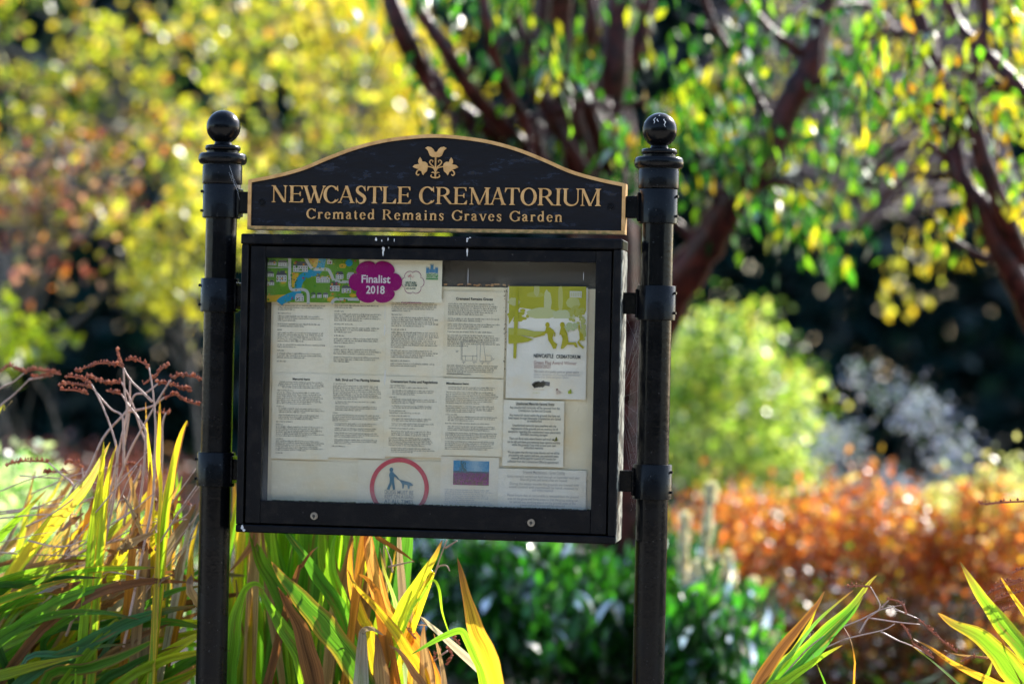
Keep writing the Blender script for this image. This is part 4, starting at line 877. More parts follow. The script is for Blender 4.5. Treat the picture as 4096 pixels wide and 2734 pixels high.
for k in range(46):
    u0, v0 = random.choice([(1290,250),(1400,250),(1060,270),(1200,280),(1810,240),(1765,340),(1865,130),(1300,100),(940,100),(1690,440),(1900,20)])
    du, dv = random.uniform(-260,260), random.uniform(-60,200)
    dd = random.uniform(-.5,.5); dl([(u0,v0,10.3),(u0+du*.5,v0+dv*.25-40,10.3+dd*.5),(u0+du,v0+dv,10.3+dd)], .011, .003, 5)
LB.build('trunk', M['bark'], ct, True)
CHG = [(6,.06,.20,.022),(3,.16,.33,.03),(5,.025,.10,.03),(1.8,.40,.44,.03),(.7,.5,.38,.03)]
def hanging(regs, per, nper, d0, d1, pal, L_=.085, W_=.034, sp=.075):
    P_ = []
    for (u0,u1,v0,v1,nn) in regs:
        for k in range(max(1,nn//3)):
            hu, hv, hd = random.uniform(u0,u1), random.uniform(v0,v1), random.uniform(d0,d1)
            for w_ in range(3):
                b_ = D(hu+random.gauss(0,32),hv+random.gauss(0,24),hd+random.gauss(0,.12)); m_ = random.randint(*nper)
                for q in range(m_): P_.append(b_+np.array([random.gauss(0,sp*.8),random.gauss(0,sp),-random.random()*.2+.05]))
    P_ = np.array(P_); dr = RNG.normal(size=P_.shape)*.35+[0,0,-1]
    return P_, dr, palette(len(P_), pal, .45)
p, dr, cc = hanging([(850,1560,-80,120,42),(950,1480,120,300,32),(1060,1400,280,380,10),(1420,1560,250,420,24),(1520,2000,-80,150,40),(1560,2000,150,420,62),(1600,1900,400,540,20),(1760,1930,520,570,8),(1560,1720,420,470,14),(1200,1330,310,420,12)], 0, (4,11), 9.6, 11, CHG)
leaf_mesh('crown', p, dr, .085, .036, cc, M['waxy'], ct)
# second cherry at the right edge
c2 = thing('cherry_tree', ground_at(2560,9.6), 'cherry tree leaning in from the right edge with shiny red limbs and yellowing leaves', 'tree', 'red barked cherry trees')
LB = MB(); g2 = ground_at(2560,9.6)
limb(LB, [g2, D(2530,1250,9.6), D(2470,980,9.5), D(2400,780,9.5), D(2320,620,9.4), D(2265,500,9.4), D(2200,400,9.4), D(2180,250,9.5), D(2120,80,9.6), D(2080,-60,9.6)], .075, .025, 12)
dl([(2345,600,9.4),(2300,480,9.3),(2245,330,9.3),(2230,200,9.3),(2260,60,9.3),(2250,-60,9.3)], .04, .02)
dl([(2400,300,9.2),(2345,210,9.2),(2270,130,9.3),(2200,60,9.4),(2150,-60,9.5)], .03, .02)
dl([(2190,380,9.4),(2120,330,9.4),(2040,360,9.4),(1980,430,9.4)], .015, .006)
dl([(2330,620,9.4),(2200,560,9.5),(2130,480,9.6)], .018, .007)
for k in range(30):
    u0, v0 = random.choice([(2200,400),(2180,250),(2240,300),(2345,210),(2120,80),(2230,200)]); du, dv = random.uniform(-300,200), random.uniform(-80,220)
    dl([(u0,v0,9.4),(u0+du*.5,v0+dv*.3-40,9.4),(u0+du,v0+dv,9.4+random.uniform(-.5,.5))], .010, .003, 5)
LB.build('trunk', M['bark'], c2, True)
p, dr, cc = hanging([(1980,2450,-80,200,46),(1960,2450,180,430,38),(2180,2420,400,520,14)], 0, (4,10), 8.8, 10.2, [(5,.12,.28,.025),(4,.3,.38,.03),(2,.5,.42,.03),(1,.5,.3,.03)])
leaf_mesh('crown', p, dr, .08, .036, cc, M['waxy'], c2)
# sparse pale yellow tree behind the cherries on the right
b_ = ground_at(2520,13.5); t = thing('bare_tree', b_, 'half bare tree with mauve twigs and yellow leaves behind the cherries', 'tree')
LB = MB(); limb(LB, [b_, b_+[0,0,.8], D(2420,700,13.5), D(2300,350,13.5), D(2190,-100,13.5)], .05, .02)
dl([(2330,420,13.5),(2150,300,13.5),(2000,120,13.5),(1850,-60,13.5)], .025, .01)
for k in range(210):
    u0, v0 = 2000+random.uniform(-30,30), random.uniform(0,520); du, dv = random.choice([-1,1])*random.uniform(60,420), random.uniform(-260,60); dd = random.uniform(-1.2,1.2)
    dl([(u0,v0,13.5),(u0+du*.5,v0+dv*.6+random.uniform(-30,30),13.5+dd*.5),(u0+du,v0+dv,13.5+dd)], .010, .003, 4)
LB.build('trunk', paint('mauve_twig', (.20,.14,.15), (.11,.075,.085), .5, 20, .3), t, True)
p, dr, cc = hanging([(1640,2450,-80,330,66),(1800,2250,300,520,24),(1900,2200,520,740,12),(1640,1900,100,420,10)], 0, (2,6), 12.6, 14.4, [(5,.42,.42,.07),(3,.5,.42,.05),(2,.3,.34,.1)])
leaf_mesh('crown', p, dr, .07, .05, cc, M['leaf'], t)
# shrubs
shrub('shrub', 'rounded lime green bush to the right of the right post', 'shrub', [ell(1630,980,15,150,180,1.0),ell(1650,830,15,60,110,.5),ell(1730,820,15,45,100,.4),ell(1770,1000,14.8,100,130,.7),ell(1580,820,15,50,110,.5),ell(1830,1090,14.5,60,70,.4),ell(1800,900,14.8,50,60,.3)], 6200, 130, .10, .06, .042,
      [(5,.28,.42,.07),(4,.52,.60,.22),(4,.07,.16,.03),(1.5,.46,.44,.10)], 'leaf', nst=40, droop=.2, shell=.55)
shrub('flowering_shrub', 'pale lavender grey flower heads rising between lime bush and orange hedge', 'shrub', [ell(1985,880,13,28,50,.2),ell(2050,930,13,70,35,.3),ell(2110,950,13,40,50,.3),ell(1930,1040,13,60,80,.4),ell(2000,1120,12.8,80,60,.4),ell(2190,1060,13,55,70,.3),ell(2120,1130,13,90,50,.4)], 1900, 90, .05, .035, .026,
      [(5,.44,.49,.68),(4,.24,.28,.40),(2,.12,.2,.08)], 'dull', nst=60, r0=.006)
OR = [(5,.56,.20,.06),(3.5,.54,.27,.07),(3.5,.34,.11,.06),(2.5,.50,.36,.07),(4,.20,.09,.05),(1,.60,.46,.28)]
for k, (u, v, ds, ru, rv, lb) in enumerate(((1620,1300,12.2,130,170,'orange red bush just right of the right post, behind the cream plumes'),(1830,1300,12,170,190,'orange bush in the middle of the autumn hedge'),(2060,1290,11.8,170,190,'tallest orange and yellow bush below the lavender flowers'),(2290,1330,11.5,190,200,'golden orange bush at the right edge of the hedge'),(1960,1500,11,260,140,'low front of the hedge, its shade painted as rust brown leaves'),(2260,1540,10.8,240,130,'low hedge in the right corner behind the sword leaves, shade painted dark rust'))):
    es = [ell(u+random.uniform(-.8,.8)*ru,v-rv*.2+random.uniform(-.45,.4)*rv,ds+random.uniform(-.4,.4),ru*random.uniform(.2,.42),rv*random.uniform(.3,.7),.35) for _ in range(9)]
    shrub('autumn_bush', lb, 'shrub', es, 3600, 130, .06, .045, .032, OR if k < 4 else [(3,.20,.07,.03),(2,.12,.05,.03),(2,.3,.2,.05),(1,.1,.16,.03)], 'soft' if k%2 else 'waxy', 'bark', group='autumn bushes in the orange hedge', nst=40, r0=.006, droop=0, shell=.4)  # the two low bushes carry the hedge's shade in darker leaf colours
shrub('pale_shrub', 'shrub with white and pale green leaves at the right edge behind the hedge', 'shrub', [ell(2310,1150,11.5,90,50,.4),ell(2200,1170,11.5,60,30,.3),ell(2300,1040,11.5,10,30,.1)], 900, 60, .06, .05, .036, [(4,.5,.54,.3),(2,.4,.46,.2),(2,.45,.4,.1)], 'waxy', r0=.006)
# cream plumes
for k, (u, v0, v1, r) in enumerate(((1611,1110,1330,.020),(1572,1180,1330,.018),(1690,1270,1420,.018),(1640,1290,1440,.026),(1600,1290,1420,.024),(1665,1310,1450,.022),(1720,1330,1480,.02),(1745,1400,1560,.022),(1770,1460,1600,.02),(1700,1400,1540,.024))):
    ds = 9.75+random.uniform(-.2,.2); b_ = ground_at(u, ds); t = thing('plume_flower', b_, None, 'flower', 'cream plume flowers beside the glossy bush')
    t['label'] = ['tallest cream plume flower, standing up against the orange hedge','cream plume right beside the right post','cream plume apart on the right, in front of orange leaves','broad cream plume in the middle of the group','cream plume leaning to the post, low in the group','narrow cream plume behind the middle of the group','cream plume above the tip of the glossy bush','faded cream plume right of the glossy bush','lowest cream plume, at the right of the group','wide fading plume between glossy bush and hedge'][k]
    n_ = 1300; tt = RNG.random(n_); a0, a1 = D(u+RNG.normal()*14,v0,ds), D(u+RNG.normal()*10,v1,ds); p = a0[None]*(1-tt[:,None])+a1[None]*tt[:,None]+RNG.normal(size=(n_,3))*r*(.34+.16*np.sin(tt[:,None]*17+k))
    leaf_mesh('flower_head', p, RNG.normal(size=p.shape)+[0,0,.5], .028, .018, palette(n_, [(3,.84,.82,.74),(2,.78,.72,.60)]), M['dull'], t)
    mb = MB(); mb.tube([b_, (b_+a1)/2+[.02,0,0], a0], .004, 5); mb.build('stem', M['stem'], t)
# glossy evergreen
GL = [(6,.024,.105,.016),(3,.05,.23,.028),(1.4,.12,.36,.04)]
for k, (u,v,ds,ru,rv,lb) in enumerate(((1080,1375,10.2,190,170,'dark glossy evergreen bush below the middle of the cabinet'),(1330,1385,10.0,190,170,'dark glossy evergreen bush under the right end of the cabinet'),(1640,1500,9.6,135,130,'dark glossy evergreen bush right of the right post'),(920,1360,10.4,160,170,'dark glossy evergreen bush hidden behind the yellow sword leaves'),(1500,1380,10.3,130,150,'dark glossy evergreen bush directly behind the right post'))):
    es = [ell(u+random.uniform(-.5,.5)*ru,v+random.uniform(-.3,.4)*rv,ds+random.uniform(-.2,.2),ru*.6,rv*random.uniform(.6,.8),.4) for _ in range(5)]
    shrub('evergreen_bush', lb, 'shrub', es, 3000, 130, .06, .10, .036, GL, 'glossy', 'greybark', six=True, dirv=(0,-.1,1.0), group='dark glossy evergreen bushes', nst=30, r0=.006, shell=.45)
shrub('variegated_bush', 'bright white and pale green leaved bush in the sun at the left edge', 'shrub', [ell(50,1230,10,150,110,.5),ell(180,1280,10,140,90,.5),ell(20,1120,10.2,70,50,.3),ell(300,1330,10,110,80,.4)], 4600, 130, .06, .06, .03, [(4,.50,.60,.38),(3,.16,.32,.10),(2,.60,.64,.50)], 'waxy', r0=.006)
shrub('red_bed_plant', 'low dusky red planting beyond the white leaved bush', 'shrub', [ell(60,1110,17,130,60,.8),ell(260,1120,17,140,50,.8),ell(-100,1110,17,100,60,.8)], 3200, 90, .10, .06, .04, [(3,.34,.12,.10),(2,.24,.08,.08),(1,.4,.24,.15)], 'dull', r0=.006)
# low ground cover closing the view under the shrubs
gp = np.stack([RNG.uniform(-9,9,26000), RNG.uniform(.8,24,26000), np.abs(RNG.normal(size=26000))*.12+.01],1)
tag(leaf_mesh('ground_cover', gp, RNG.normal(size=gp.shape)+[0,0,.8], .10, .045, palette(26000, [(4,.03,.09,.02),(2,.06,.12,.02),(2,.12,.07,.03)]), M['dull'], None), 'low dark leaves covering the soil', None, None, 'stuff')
# ------------------------------------------------------------------ crocosmia: sword leaves in the plane of the board
GRN = (.085,.24,.02); DGR = (.035,.13,.02); LIM = (.22,.40,.02); YEL = (.50,.42,.025); ORA = (.52,.22,.03); TAN = (.42,.27,.14); BRN = (.20,.085,.035); GRY = (.30,.24,.19); WHT = (.50,.46,.42)
class Clump:
    def __init__(s, x, y, label):
        s.t = thing('sword_leaf_clump', (x,y,0), label, 'plant', 'sword leaved clumps around the notice board'); s.g = MB(); s.g.bl = []; s.d = MB(); s.d.bl = []; s.st = MB(); s.sd = MB()
        s.base = np.array([x,y,0.])
    def blade(s, pts, w, c0, c1, edge=None, dry=False, fold=.22, roll=None, root_=True):
        # pts: world points from tip to foot
        P_ = [np.array(p, float) for p in pts]
        if root_:
            l = P_[-1]; dv = P_[-1]-P_[-2]; dv /= np.linalg.norm(dv)+1e-9
            foot = l*.35+s.base*.65+RNG.normal(size=3)*[.07,.05,0]
            if dv[2] < -.4: foot = l+np.array([dv[0],dv[1],0])/(-dv[2])*l[2]*.55
            foot[2] = 0
            P_.append(foot*.45+l*.55+[0,0,0]); P_.append(foot)
        cr = crom(P_, 5); k = len(cr); mb = s.d if dry else s.g; o = len(mb.v); roll = random.gauss(0,.5) if roll is None else roll
        view = np.array([.1,-1,.1]); ln = [0]
        for i in range(1,k): ln.append(ln[-1]+np.linalg.norm(cr[i]-cr[i-1]))
        tot = ln[-1]; rnd = random.uniform(0,50); tipb = random.choice((0,.9,1,1)); tl = random.uniform(.03,.14); c0, c1 = np.array(c0), np.array(c1); e = np.array(edge) if edge is not None else None
        cols, bl, V = [], [], []; jit = random.uniform(.85,1.15)
        for i in range(k):
            t = ln[i]/tot; tg = cr[min(i+1,k-1)]-cr[max(i-1,0)]; tg /= np.linalg.norm(tg)+1e-9
            sd_ = np.cross(tg, view); sd_ /= np.linalg.norm(sd_)+1e-9; nm = np.cross(sd_, tg)
            if nm @ view < 0: nm = -nm
            a = roll*(.5+t); sd2 = sd_*math.cos(a)+nm*math.sin(a); nm2 = nm*math.cos(a)-sd_*math.sin(a)
            ww = w*.5*min(1, (ln[i]/min(.20,.5*tot))**.75)*(1 if t < .6 else 1-.5*(t-.6)/.4)+.0004
            mixt = min(1, ln[i]/min(.3,.7*tot)); base = c1*(1-mixt)+c0*mixt
            wav = .003*math.sin(t*19+rnd)
            for j, sx in enumerate((-1,-.5,0,.5,1)):
                V.append(cr[i]+sd2*ww*(sx+.06*math.sin(ln[i]*60+rnd+sx))+nm2*((0,.42,0)[int(abs(sx)*2)]*ww*.5+abs(sx)*ww*fold+wav*sx)); c_ = base*(.72 if sx == 0 else 1); c_ = c_*(1-tipb*max(0,1-ln[i]/tl))+np.array(BRN)*tipb*max(0,1-ln[i]/tl)
                if e is not None and abs(sx) == 1: c_ = c_*.25+e*.75
                cols.append(tuple(np.clip(c_*jit,.005,.9))); bl.append((sx, ln[i]*4+rnd, rnd))
        mb.v += [tuple(x) for x in V]; mb.c += cols; mb.bl += bl
        mb.f += [(o+i*5+j, o+i*5+j+1, o+(i+1)*5+j+1, o+(i+1)*5+j) for i in range(k-1) for j in range(4)]
    def stalk(s, pts, r=.0022):
        cr = crom(pts, 5); k = len(cr); q_ = MB(); q_.tube(cr, [r*(.5+.4*i/(k-1)) for i in range(k)], 6); q_.build('flower_stalk', M['stem'], s.t, True)
    def spike(s, pts, r=.0058, n=None):
        cr = crom(pts, 8); sd_m = MB(); sd_m.tube(cr, .0024, 6, (.36,.16,.11)); tot = sum(np.linalg.norm(cr[i+1]-cr[i]) for i in range(len(cr)-1)); n = n or int(tot/.0030)
        for k in range(n):
            if random.random() < .18: continue
            f = k/n*(len(cr)-1); i = int(f); p = cr[i]+(cr[i+1]-cr[i])*(f-i)
            o = np.array([(.0016 if k%2 else -.0016), random.uniform(-.003,.003), random.choice((-.001,.0045))+random.uniform(-.001,.002)]); sd_m.blob(p+o, r*random.choice((.25,.5,.6,.75,.95,1.1)), random.choice([(.42,.17,.10),(.30,.11,.07),(.5,.24,.15)]))
            if k%3 == 0: sd_m.blob(p+o+[random.uniform(-.001,.001),0,.004], r*.4, (.4,.18,.12))
        sd_m.build('seed_head', M['seed'], s.t)
    def done(s):
        if s.g.v: s.g.build('leaves', M['blade'], s.t, True)
        if s.d.v: tag(s.d.build('dry_leaves', M['dryblade'], s.t, True), 'withered brown and tan leaves')
def cA(x, y, Y): u, v = x*.5062, 774.2+y*.5062; return P(u*1.74372, v*1.74372, Y)
def cB(x, y, Y): return P(800+x/1.807, 2000+y/1.807, Y)
def cC(x, y, Y): return P(2700+x/1.683, 1900+y/1.683, Y)
def pxw(w_, s): return w_/s/1580.
# left clump
K = Clump(P(520,2734,.45)[0], .45, 'big clump of sword leaves left of the left post, with arching seed heads')
YA = .20
SP = [[(530,55),(540,95),(555,130)],[(348,152),(400,130),(460,115),(530,122),(560,135)],[(577,100),(610,98),(650,115),(675,135)],[(650,210),(700,175),(735,140),(768,120)],[(293,175),(340,178),(385,190),(415,210)],[(272,210),(320,208),(380,215),(420,228)],[(272,235),(340,238),(400,255)],[(397,175),(440,190),(500,205),(550,200)],
      [(775,180),(820,170),(870,175),(915,190)],[(715,205),(770,210),(820,225),(870,240)],[(745,270),(800,258),(840,285),(905,305)],[(480,238),(520,248),(550,255)],[(290,572),(320,560),(350,560),(372,590)],[(35,572),(90,560),(160,558),(220,565)],[(200,610),(250,605),(310,610)],[(775,738),(820,745),(865,755)],[(520,575),(580,575),(640,575)],[(580,610),(620,630),(660,640)],[(720,335),(750,340),(770,338)]]
for k, s_ in enumerate(SP): K.spike([cA(x,y,YA-.05+.012*k) for x,y in s_])
ST = [[(675,135),(690,220),(700,320),(705,430),(700,560),(690,750),(640,1000),(560,1400)],[(555,130),(590,190),(640,240),(690,290)],[(415,210),(460,300),(500,400),(530,520),(520,700),(470,950)],[(420,228),(500,320),(550,350),(560,420),(560,600)],[(560,140),(565,250),(575,330),(545,480),(500,700),(430,1000),(300,1350)],[(550,255),(580,300),(650,400),(660,470),(640,700),(600,900)],
      [(775,190),(730,260),(650,400),(590,510),(540,640),(480,800),(400,1000)],[(372,590),(375,640),(340,670),(260,800),(120,1000)],[(220,565),(280,620),(330,665),(320,720),(240,850)],[(720,205),(660,250),(610,260),(575,330),(470,450),(390,620),(250,820),(100,1050),(0,1200)],[(745,270),(690,310),(610,330),(570,335)],[(640,575),(625,620),(590,700),(560,850)],[(865,755),(850,800),(760,850),(600,900),(420,950),(200,1050)],[(550,200),(600,300),(640,420),(690,560),(700,720)],[(590,180),(585,330),(560,500)],[(750,340),(735,400),(735,520),(725,700)]]
for k, s_ in enumerate(ST): K.stalk([cA(x,y,YA-.03+.012*k) for x,y in s_], .0046)
HB = [([(725,280),(722,430),(718,560),(730,680),(720,900)],26,YEL,YEL,ORA,0),([(848,375),(820,440),(790,560),(760,740),(740,900)],52,LIM,YEL,ORA,0),([(470,470),(465,560),(440,760),(415,920)],45,LIM,YEL,None,0),([(530,480),(505,560),(480,700),(460,880)],45,LIM,YEL,ORA,0),([(680,560),(680,700),(670,850),(650,1000)],52,TAN,ORA,None,1),([(575,580),(600,680),(620,800),(600,950)],40,ORA,TAN,None,1),
      ([(500,470),(400,660),(250,830),(120,980),(0,1190)],66,YEL,TAN,LIM,0),([(210,690),(100,800),(0,900),(-100,1020)],45,GRN,LIM,None,0),([(660,290),(665,400),(680,560),(690,800)],22,YEL,YEL,None,0),([(888,748),(860,800),(800,900),(720,1010),(690,1060),(670,1160)],84,GRY,GRY,BRN,1),([(905,740),(895,790),(860,870),(850,900)],34,WHT,WHT,None,1),([(845,375),(850,400),(825,470)],14,BRN,BRN,None,1),
      ([(690,815),(720,830),(700,880),(665,920)],56,WHT,WHT,None,1),([(820,810),(770,785),(700,800),(640,850)],40,YEL,YEL,None,0),([(900,830),(870,950),(860,1100),(820,1200)],50,ORA,YEL,BRN,1),([(455,960),(520,970),(540,1010),(520,1080)],80,GRY,TAN,None,1),([(640,600),(600,700),(560,800),(520,950)],46,BRN,TAN,None,1),([(740,700),(735,800),(700,900),(690,1040)],40,LIM,LIM,None,0),([(55,285),(20,330),(-30,390)],26,YEL,LIM,None,0),([(600,720),(540,860),(500,1000),(440,1150)],40,TAN,BRN,None,1)]
for k, (s_, w_, c0, c1, e, dry) in enumerate(HB): K.blade([cA(x,y,YA-.06+.013*k) for x,y in s_], pxw(w_,1.133), c0, c1, e, bool(dry))
# upright back leaves
for k in range(60):
    x, y = random.uniform(150,880), random.uniform(560,1000); dx = random.uniform(-420,40); w_ = random.uniform(22,48)
    c0, c1, e, dry = random.choice([(LIM,YEL,BRN,0),(GRN,LIM,None,0),(YEL,ORA,BRN,0),(GRN,BRN,None,0),(TAN,TAN,None,1),(TAN,BRN,None,1),(GRY,BRN,None,1),(GRN,TAN,ORA,0)])
    Y_ = random.uniform(.30,.75); K.blade([cA(x,y,Y_),cA(x+dx*.25,y+150,Y_),cA(x+dx*.7,y+330,Y_),cA(x+dx*1.4,y+540,Y_)], pxw(w_,1.133), c0, c1, e, bool(dry))
# flopped dark leaves sweeping across the foot
for k in range(95):
    x1, y1 = random.uniform(250,1150), random.uniform(1000,1480); ln_ = random.uniform(420,900); an = random.uniform(.12,.75); Y_ = random.uniform(.12,.6)
    x0, y0 = x1-ln_*math.cos(an), y1+ln_*math.sin(an); bow = random.uniform(20,110)
    c0, c1, e, dry = random.choice([(GRN,GRN,None,0),(GRN,LIM,None,0),(DGR,GRN,None,0),(GRN,YEL,BRN,0),(DGR,DGR,None,0),(LIM,YEL,None,0),(GRN,LIM,ORA,0),(TAN,BRN,None,1),(BRN,BRN,None,1)] )
    K.blade([cA(x1,y1,Y_),cA(x1*.7+x0*.3,y1*.7+y0*.3-bow*.8,Y_),cA(x1*.35+x0*.65,y1*.35+y0*.65-bow,Y_+.02),cA(x0,y0,Y_+.05)], pxw(random.uniform(30,66),1.133), c0, c1, e, bool(dry))
for s_, w_, c0, c1, e in (([(890,1215),(760,1235),(560,1300),(330,1420),(100,1560)],60,(.05,.18,.06),(.05,.2,.05),None),([(740,1345),(600,1420),(420,1490),(200,1560)],58,GRN,GRN,(.3,.1,.06)),([(830,1390),(700,1430),(560,1500),(420,1600)],40,DGR,DGR,None),([(600,1385),(430,1400),(300,1430),(100,1490)],30,(.06,.2,.09),GRN,None),([(585,1260),(540,1290),(480,1330)],52,LIM,LIM,None),([(700,1040),(400,1050),(200,1110),(0,1230)],44,GRN,LIM,(.4,.2,.04)),([(560,1100),(300,1180),(100,1300),(-60,1430)],60,GRN,GRN,None)):
    K.blade([cA(x,y,.16) for x,y in s_], pxw(w_,1.133), c0, c1, e)
# tangle of thin dead stalks and shrivelled leaves
for k in range(46):
    x, y = random.uniform(120,880), random.uniform(620,1180); an = random.uniform(-.2,1.2); l_ = random.uniform(200,520); Y_ = random.uniform(.12,.45)
    K.stalk([cA(x+l_*math.cos(an)*.5,y-l_*math.sin(an)*.5,Y_),cA(x+random.gauss(0,14),y+random.gauss(0,14),Y_),cA(x-l_*math.cos(an)*.6,y+l_*math.sin(an)*.6,Y_+.03)], random.uniform(.0014,.003))
for k in range(34):
    x, y = random.uniform(250,890), random.uniform(650,1200); an = random.uniform(.2,2.6); l_ = random.uniform(90,230); Y_ = random.uniform(.12,.4)
    K.blade([cA(x,y,Y_),cA(x-l_*.4*math.cos(an)+random.gauss(0,25),y+l_*.4*math.sin(an),Y_-.02),cA(x-l_*math.cos(an),y+l_*math.sin(an),Y_+.02)], pxw(random.uniform(24,56),1.133), *random.choice([(GRY,TAN),(BRN,TAN),(TAN,GRY),(ORA,BRN),(BRN,BRN)]), None, True, roll=random.gauss(0,1.1), root_=False)
K.done()
# second small plant reaching in at the left edge
K = Clump(P(-260,2734,.6)[0], .6, 'seed heads and stalks arching in from outside the left edge'); Yq = .55
for s_ in ([(5,150),(45,125),(80,145),(110,155)],[(110,155),(160,145),(220,155),(275,165)],[(150,180),(200,175),(240,170)]): K.spike([cA(x,y,Yq) for x,y in s_])
for s_ in ([(110,160),(60,200),(0,230),(-120,330),(-200,700)],[(140,183),(60,260),(0,310),(-100,430),(-200,800)],[(5,150),(-40,260),(-120,600)],[(240,170),(180,180),(130,190)]): K.stalk([cA(x,y,Yq) for x,y in s_], .0034)
for k in range(8): x = random.uniform(-150,20); K.blade([cA(x,random.uniform(250,700),Yq+.1),cA(x-40,900,Yq+.1),cA(x-120,1200,Yq+.1)], .025, LIM, YEL, ORA)
K.done()
# middle clump
K = Clump(P(1080,2734,.38)[0], .40, 'dense clump of broad green and orange sword leaves under the left half of the cabinet'); YB_ = .22
HM = [([(515,440),(600,560),(760,740),(900,900),(1010,1040),(1150,1250),(1250,1500)],135,GRN,GRN,(.3,.14,.03),0,.10),([(330,100),(390,290),(450,450),(540,600),(620,760),(700,1000)],95,GRN,LIM,None,0,.3),([(560,120),(640,250),(740,380),(860,560),(960,700),(1060,900)],80,GRN,DGR,None,0,.26),([(560,620),(660,800),(740,950),(790,1150),(850,1400)],115,BRN,(.3,.13,.05),None,1,.16),
      ([(870,50),(880,200),(900,450),(960,650),(1060,1000)],95,GRN,LIM,None,0,.34),([(985,240),(960,330),(960,500),(1020,700),(1060,880)],84,LIM,GRN,None,0,.28),([(1110,270),(1085,420),(1100,640),(1180,860),(1230,1000)],62,YEL,ORA,ORA,0,.25),([(1210,60),(1215,250),(1240,420),(1290,640),(1350,800),(1500,950),(1650,1200),(1700,1400)],92,ORA,TAN,(.35,.12,.03),0,.2),
      ([(1060,490),(1130,620),(1280,780),(1400,930),(1500,1080),(1640,1320)],56,YEL,YEL,ORA,0,.12),([(1135,530),(1200,560),(1260,640),(1305,780)],84,(.36,.13,.03),ORA,None,1,.14),([(1550,445),(1480,390),(1400,340),(1290,270),(1200,200)],48,ORA,(.35,.14,.04),BRN,1,.2),([(1430,60),(1440,250),(1445,430),(1460,600),(1470,820),(1500,1200)],48,(.42,.30,.26),GRY,None,1,.27),
      ([(1752,285),(1690,420),(1600,560),(1520,690),(1460,820),(1400,1000)],80,LIM,YEL,None,0,.15),([(1550,860),(1580,700),(1640,600),(1660,590)],34,YEL,YEL,None,0,.18),([(1810,960),(1790,930),(1750,800),(1730,650),(1700,585),(1665,590),(1600,700),(1500,860)],20,LIM,LIM,None,0,.14),
      ([(1860,410),(1900,560),(1950,760),(2010,950),(2080,1100),(2150,1330)],104,YEL,(.34,.13,.03),(.45,.2,.04),0,-.10),([(1530,1110),(1650,1040),(1770,975),(1880,940),(1930,1000),(1990,1120),(2060,1330)],54,LIM,GRN,None,0,-.02),
      ([(1330,975),(1240,925),(1175,950),(1170,1080)],92,WHT,GRY,None,1,.08),([(1270,960),(1290,1060),(1300,1180),(1320,1350)],140,TAN,TAN,BRN,1,.10),([(1620,890),(1615,1000),(1630,1150),(1650,1350)],112,TAN,TAN,BRN,1,.12),([(1560,900),(1640,900),(1700,930)],50,WHT,WHT,None,1,.11),([(1690,960),(1740,1150),(1770,1400)],44,GRY,TAN,None,1,.14),
      ([(470,640),(400,600),(330,640),(290,740),(260,850),(230,1100),(210,1330)],90,GRN,LIM,None,0,.15),([(380,610),(430,625),(500,760),(600,920),(700,1070),(760,1250)],92,LIM,GRN,None,0,.17),([(210,520),(290,430),(380,310),(400,200)],72,TAN,(.36,.15,.05),None,1,.3),([(1005,1060),(1090,1080),(1150,1130),(1200,1200)],36,WHT,GRY,None,1,.1),([(1360,1040),(1450,1100),(1550,1250),(1640,1400)],60,BRN,TAN,None,1,.1),([(860,330),(800,380),(740,470),(680,600)],50,BRN,BRN,None,1,.2),
      ([(1650,520),(1600,660),(1560,760),(1550,850)],30,ORA,YEL,None,0,.2),([(1300,340),(1330,500),(1400,700),(1440,900),(1480,1150)],30,(.3,.42,.25),LIM,None,0,.2)]
for s_, w_, c0, c1, e, dry, Y_ in HM: K.blade([cB(x,y,Y_) for x,y in s_], pxw(w_*1.3,1.807), c0, c1, e, bool(dry), roll=random.gauss(0,.22))
for k in range(105):
    x = random.uniform(150,1500); y = random.uniform(-420 if x < 1000 else 120, 700); dx = random.uniform(-330,330); w_ = random.uniform(40,95); Y_ = random.uniform(.32,.8)
    if x < 330: y = max(y, -300)
    c0, c1, e, dry = random.choice([(GRN,LIM,None,0),(GRN,LIM,None,0),(LIM,LIM,None,0),(GRN,YEL,None,0),(LIM,LIM,BRN,0),(YEL,ORA,BRN,0),(LIM,YEL,None,0),(TAN,BRN,None,1),(ORA,TAN,None,1),(GRN,GRN,None,0)] if x < 1050 else [(LIM,YEL,None,0),(TAN,BRN,None,1),(ORA,TAN,None,1),(GRY,TAN,None,1)])
    K.blade([cB(x,y,Y_),cB(x+dx*.15,y+260,Y_),cB(x+dx*.5,y+620,Y_),cB(x+dx*.9+40,y+1150,Y_)], pxw(w_,1.807), c0, c1, e, bool(dry))
# the taller back of the clump, standing behind the cabinet
for k in range(36):
    Y_ = random.uniform(.35,.9); x = 1.1+(random.uniform(-.42,-.08)-1.1)*(5.9+Y_)/5.9; zt2 = random.uniform(1.12,1.62); dx = random.uniform(-.02,.12)
    c0, c1, e, dry = random.choice([(GRN,LIM,None,0),(DGR,GRN,None,0),(GRN,GRN,BRN,0),(LIM,LIM,None,0),(GRN,YEL,ORA,0)])
    K.blade([(x+dx,Y_-.05,zt2),(x+dx*.7,Y_,zt2-.25),(x+dx*.3,Y_,zt2-.6)], random.uniform(.025,.05), c0, c1, e, bool(dry))
for s_ in ([(1500,930),(1530,965),(1560,1000)],[(1820,985),(1850,1005),(1880,1040)],[(1790,1075),(1820,1100),(1810,1150),(1775,1185)],[(1740,1080),(1700,1110),(1690,1150)]): K.spike([cB(x,y,.16) for x,y in s_], .0044)
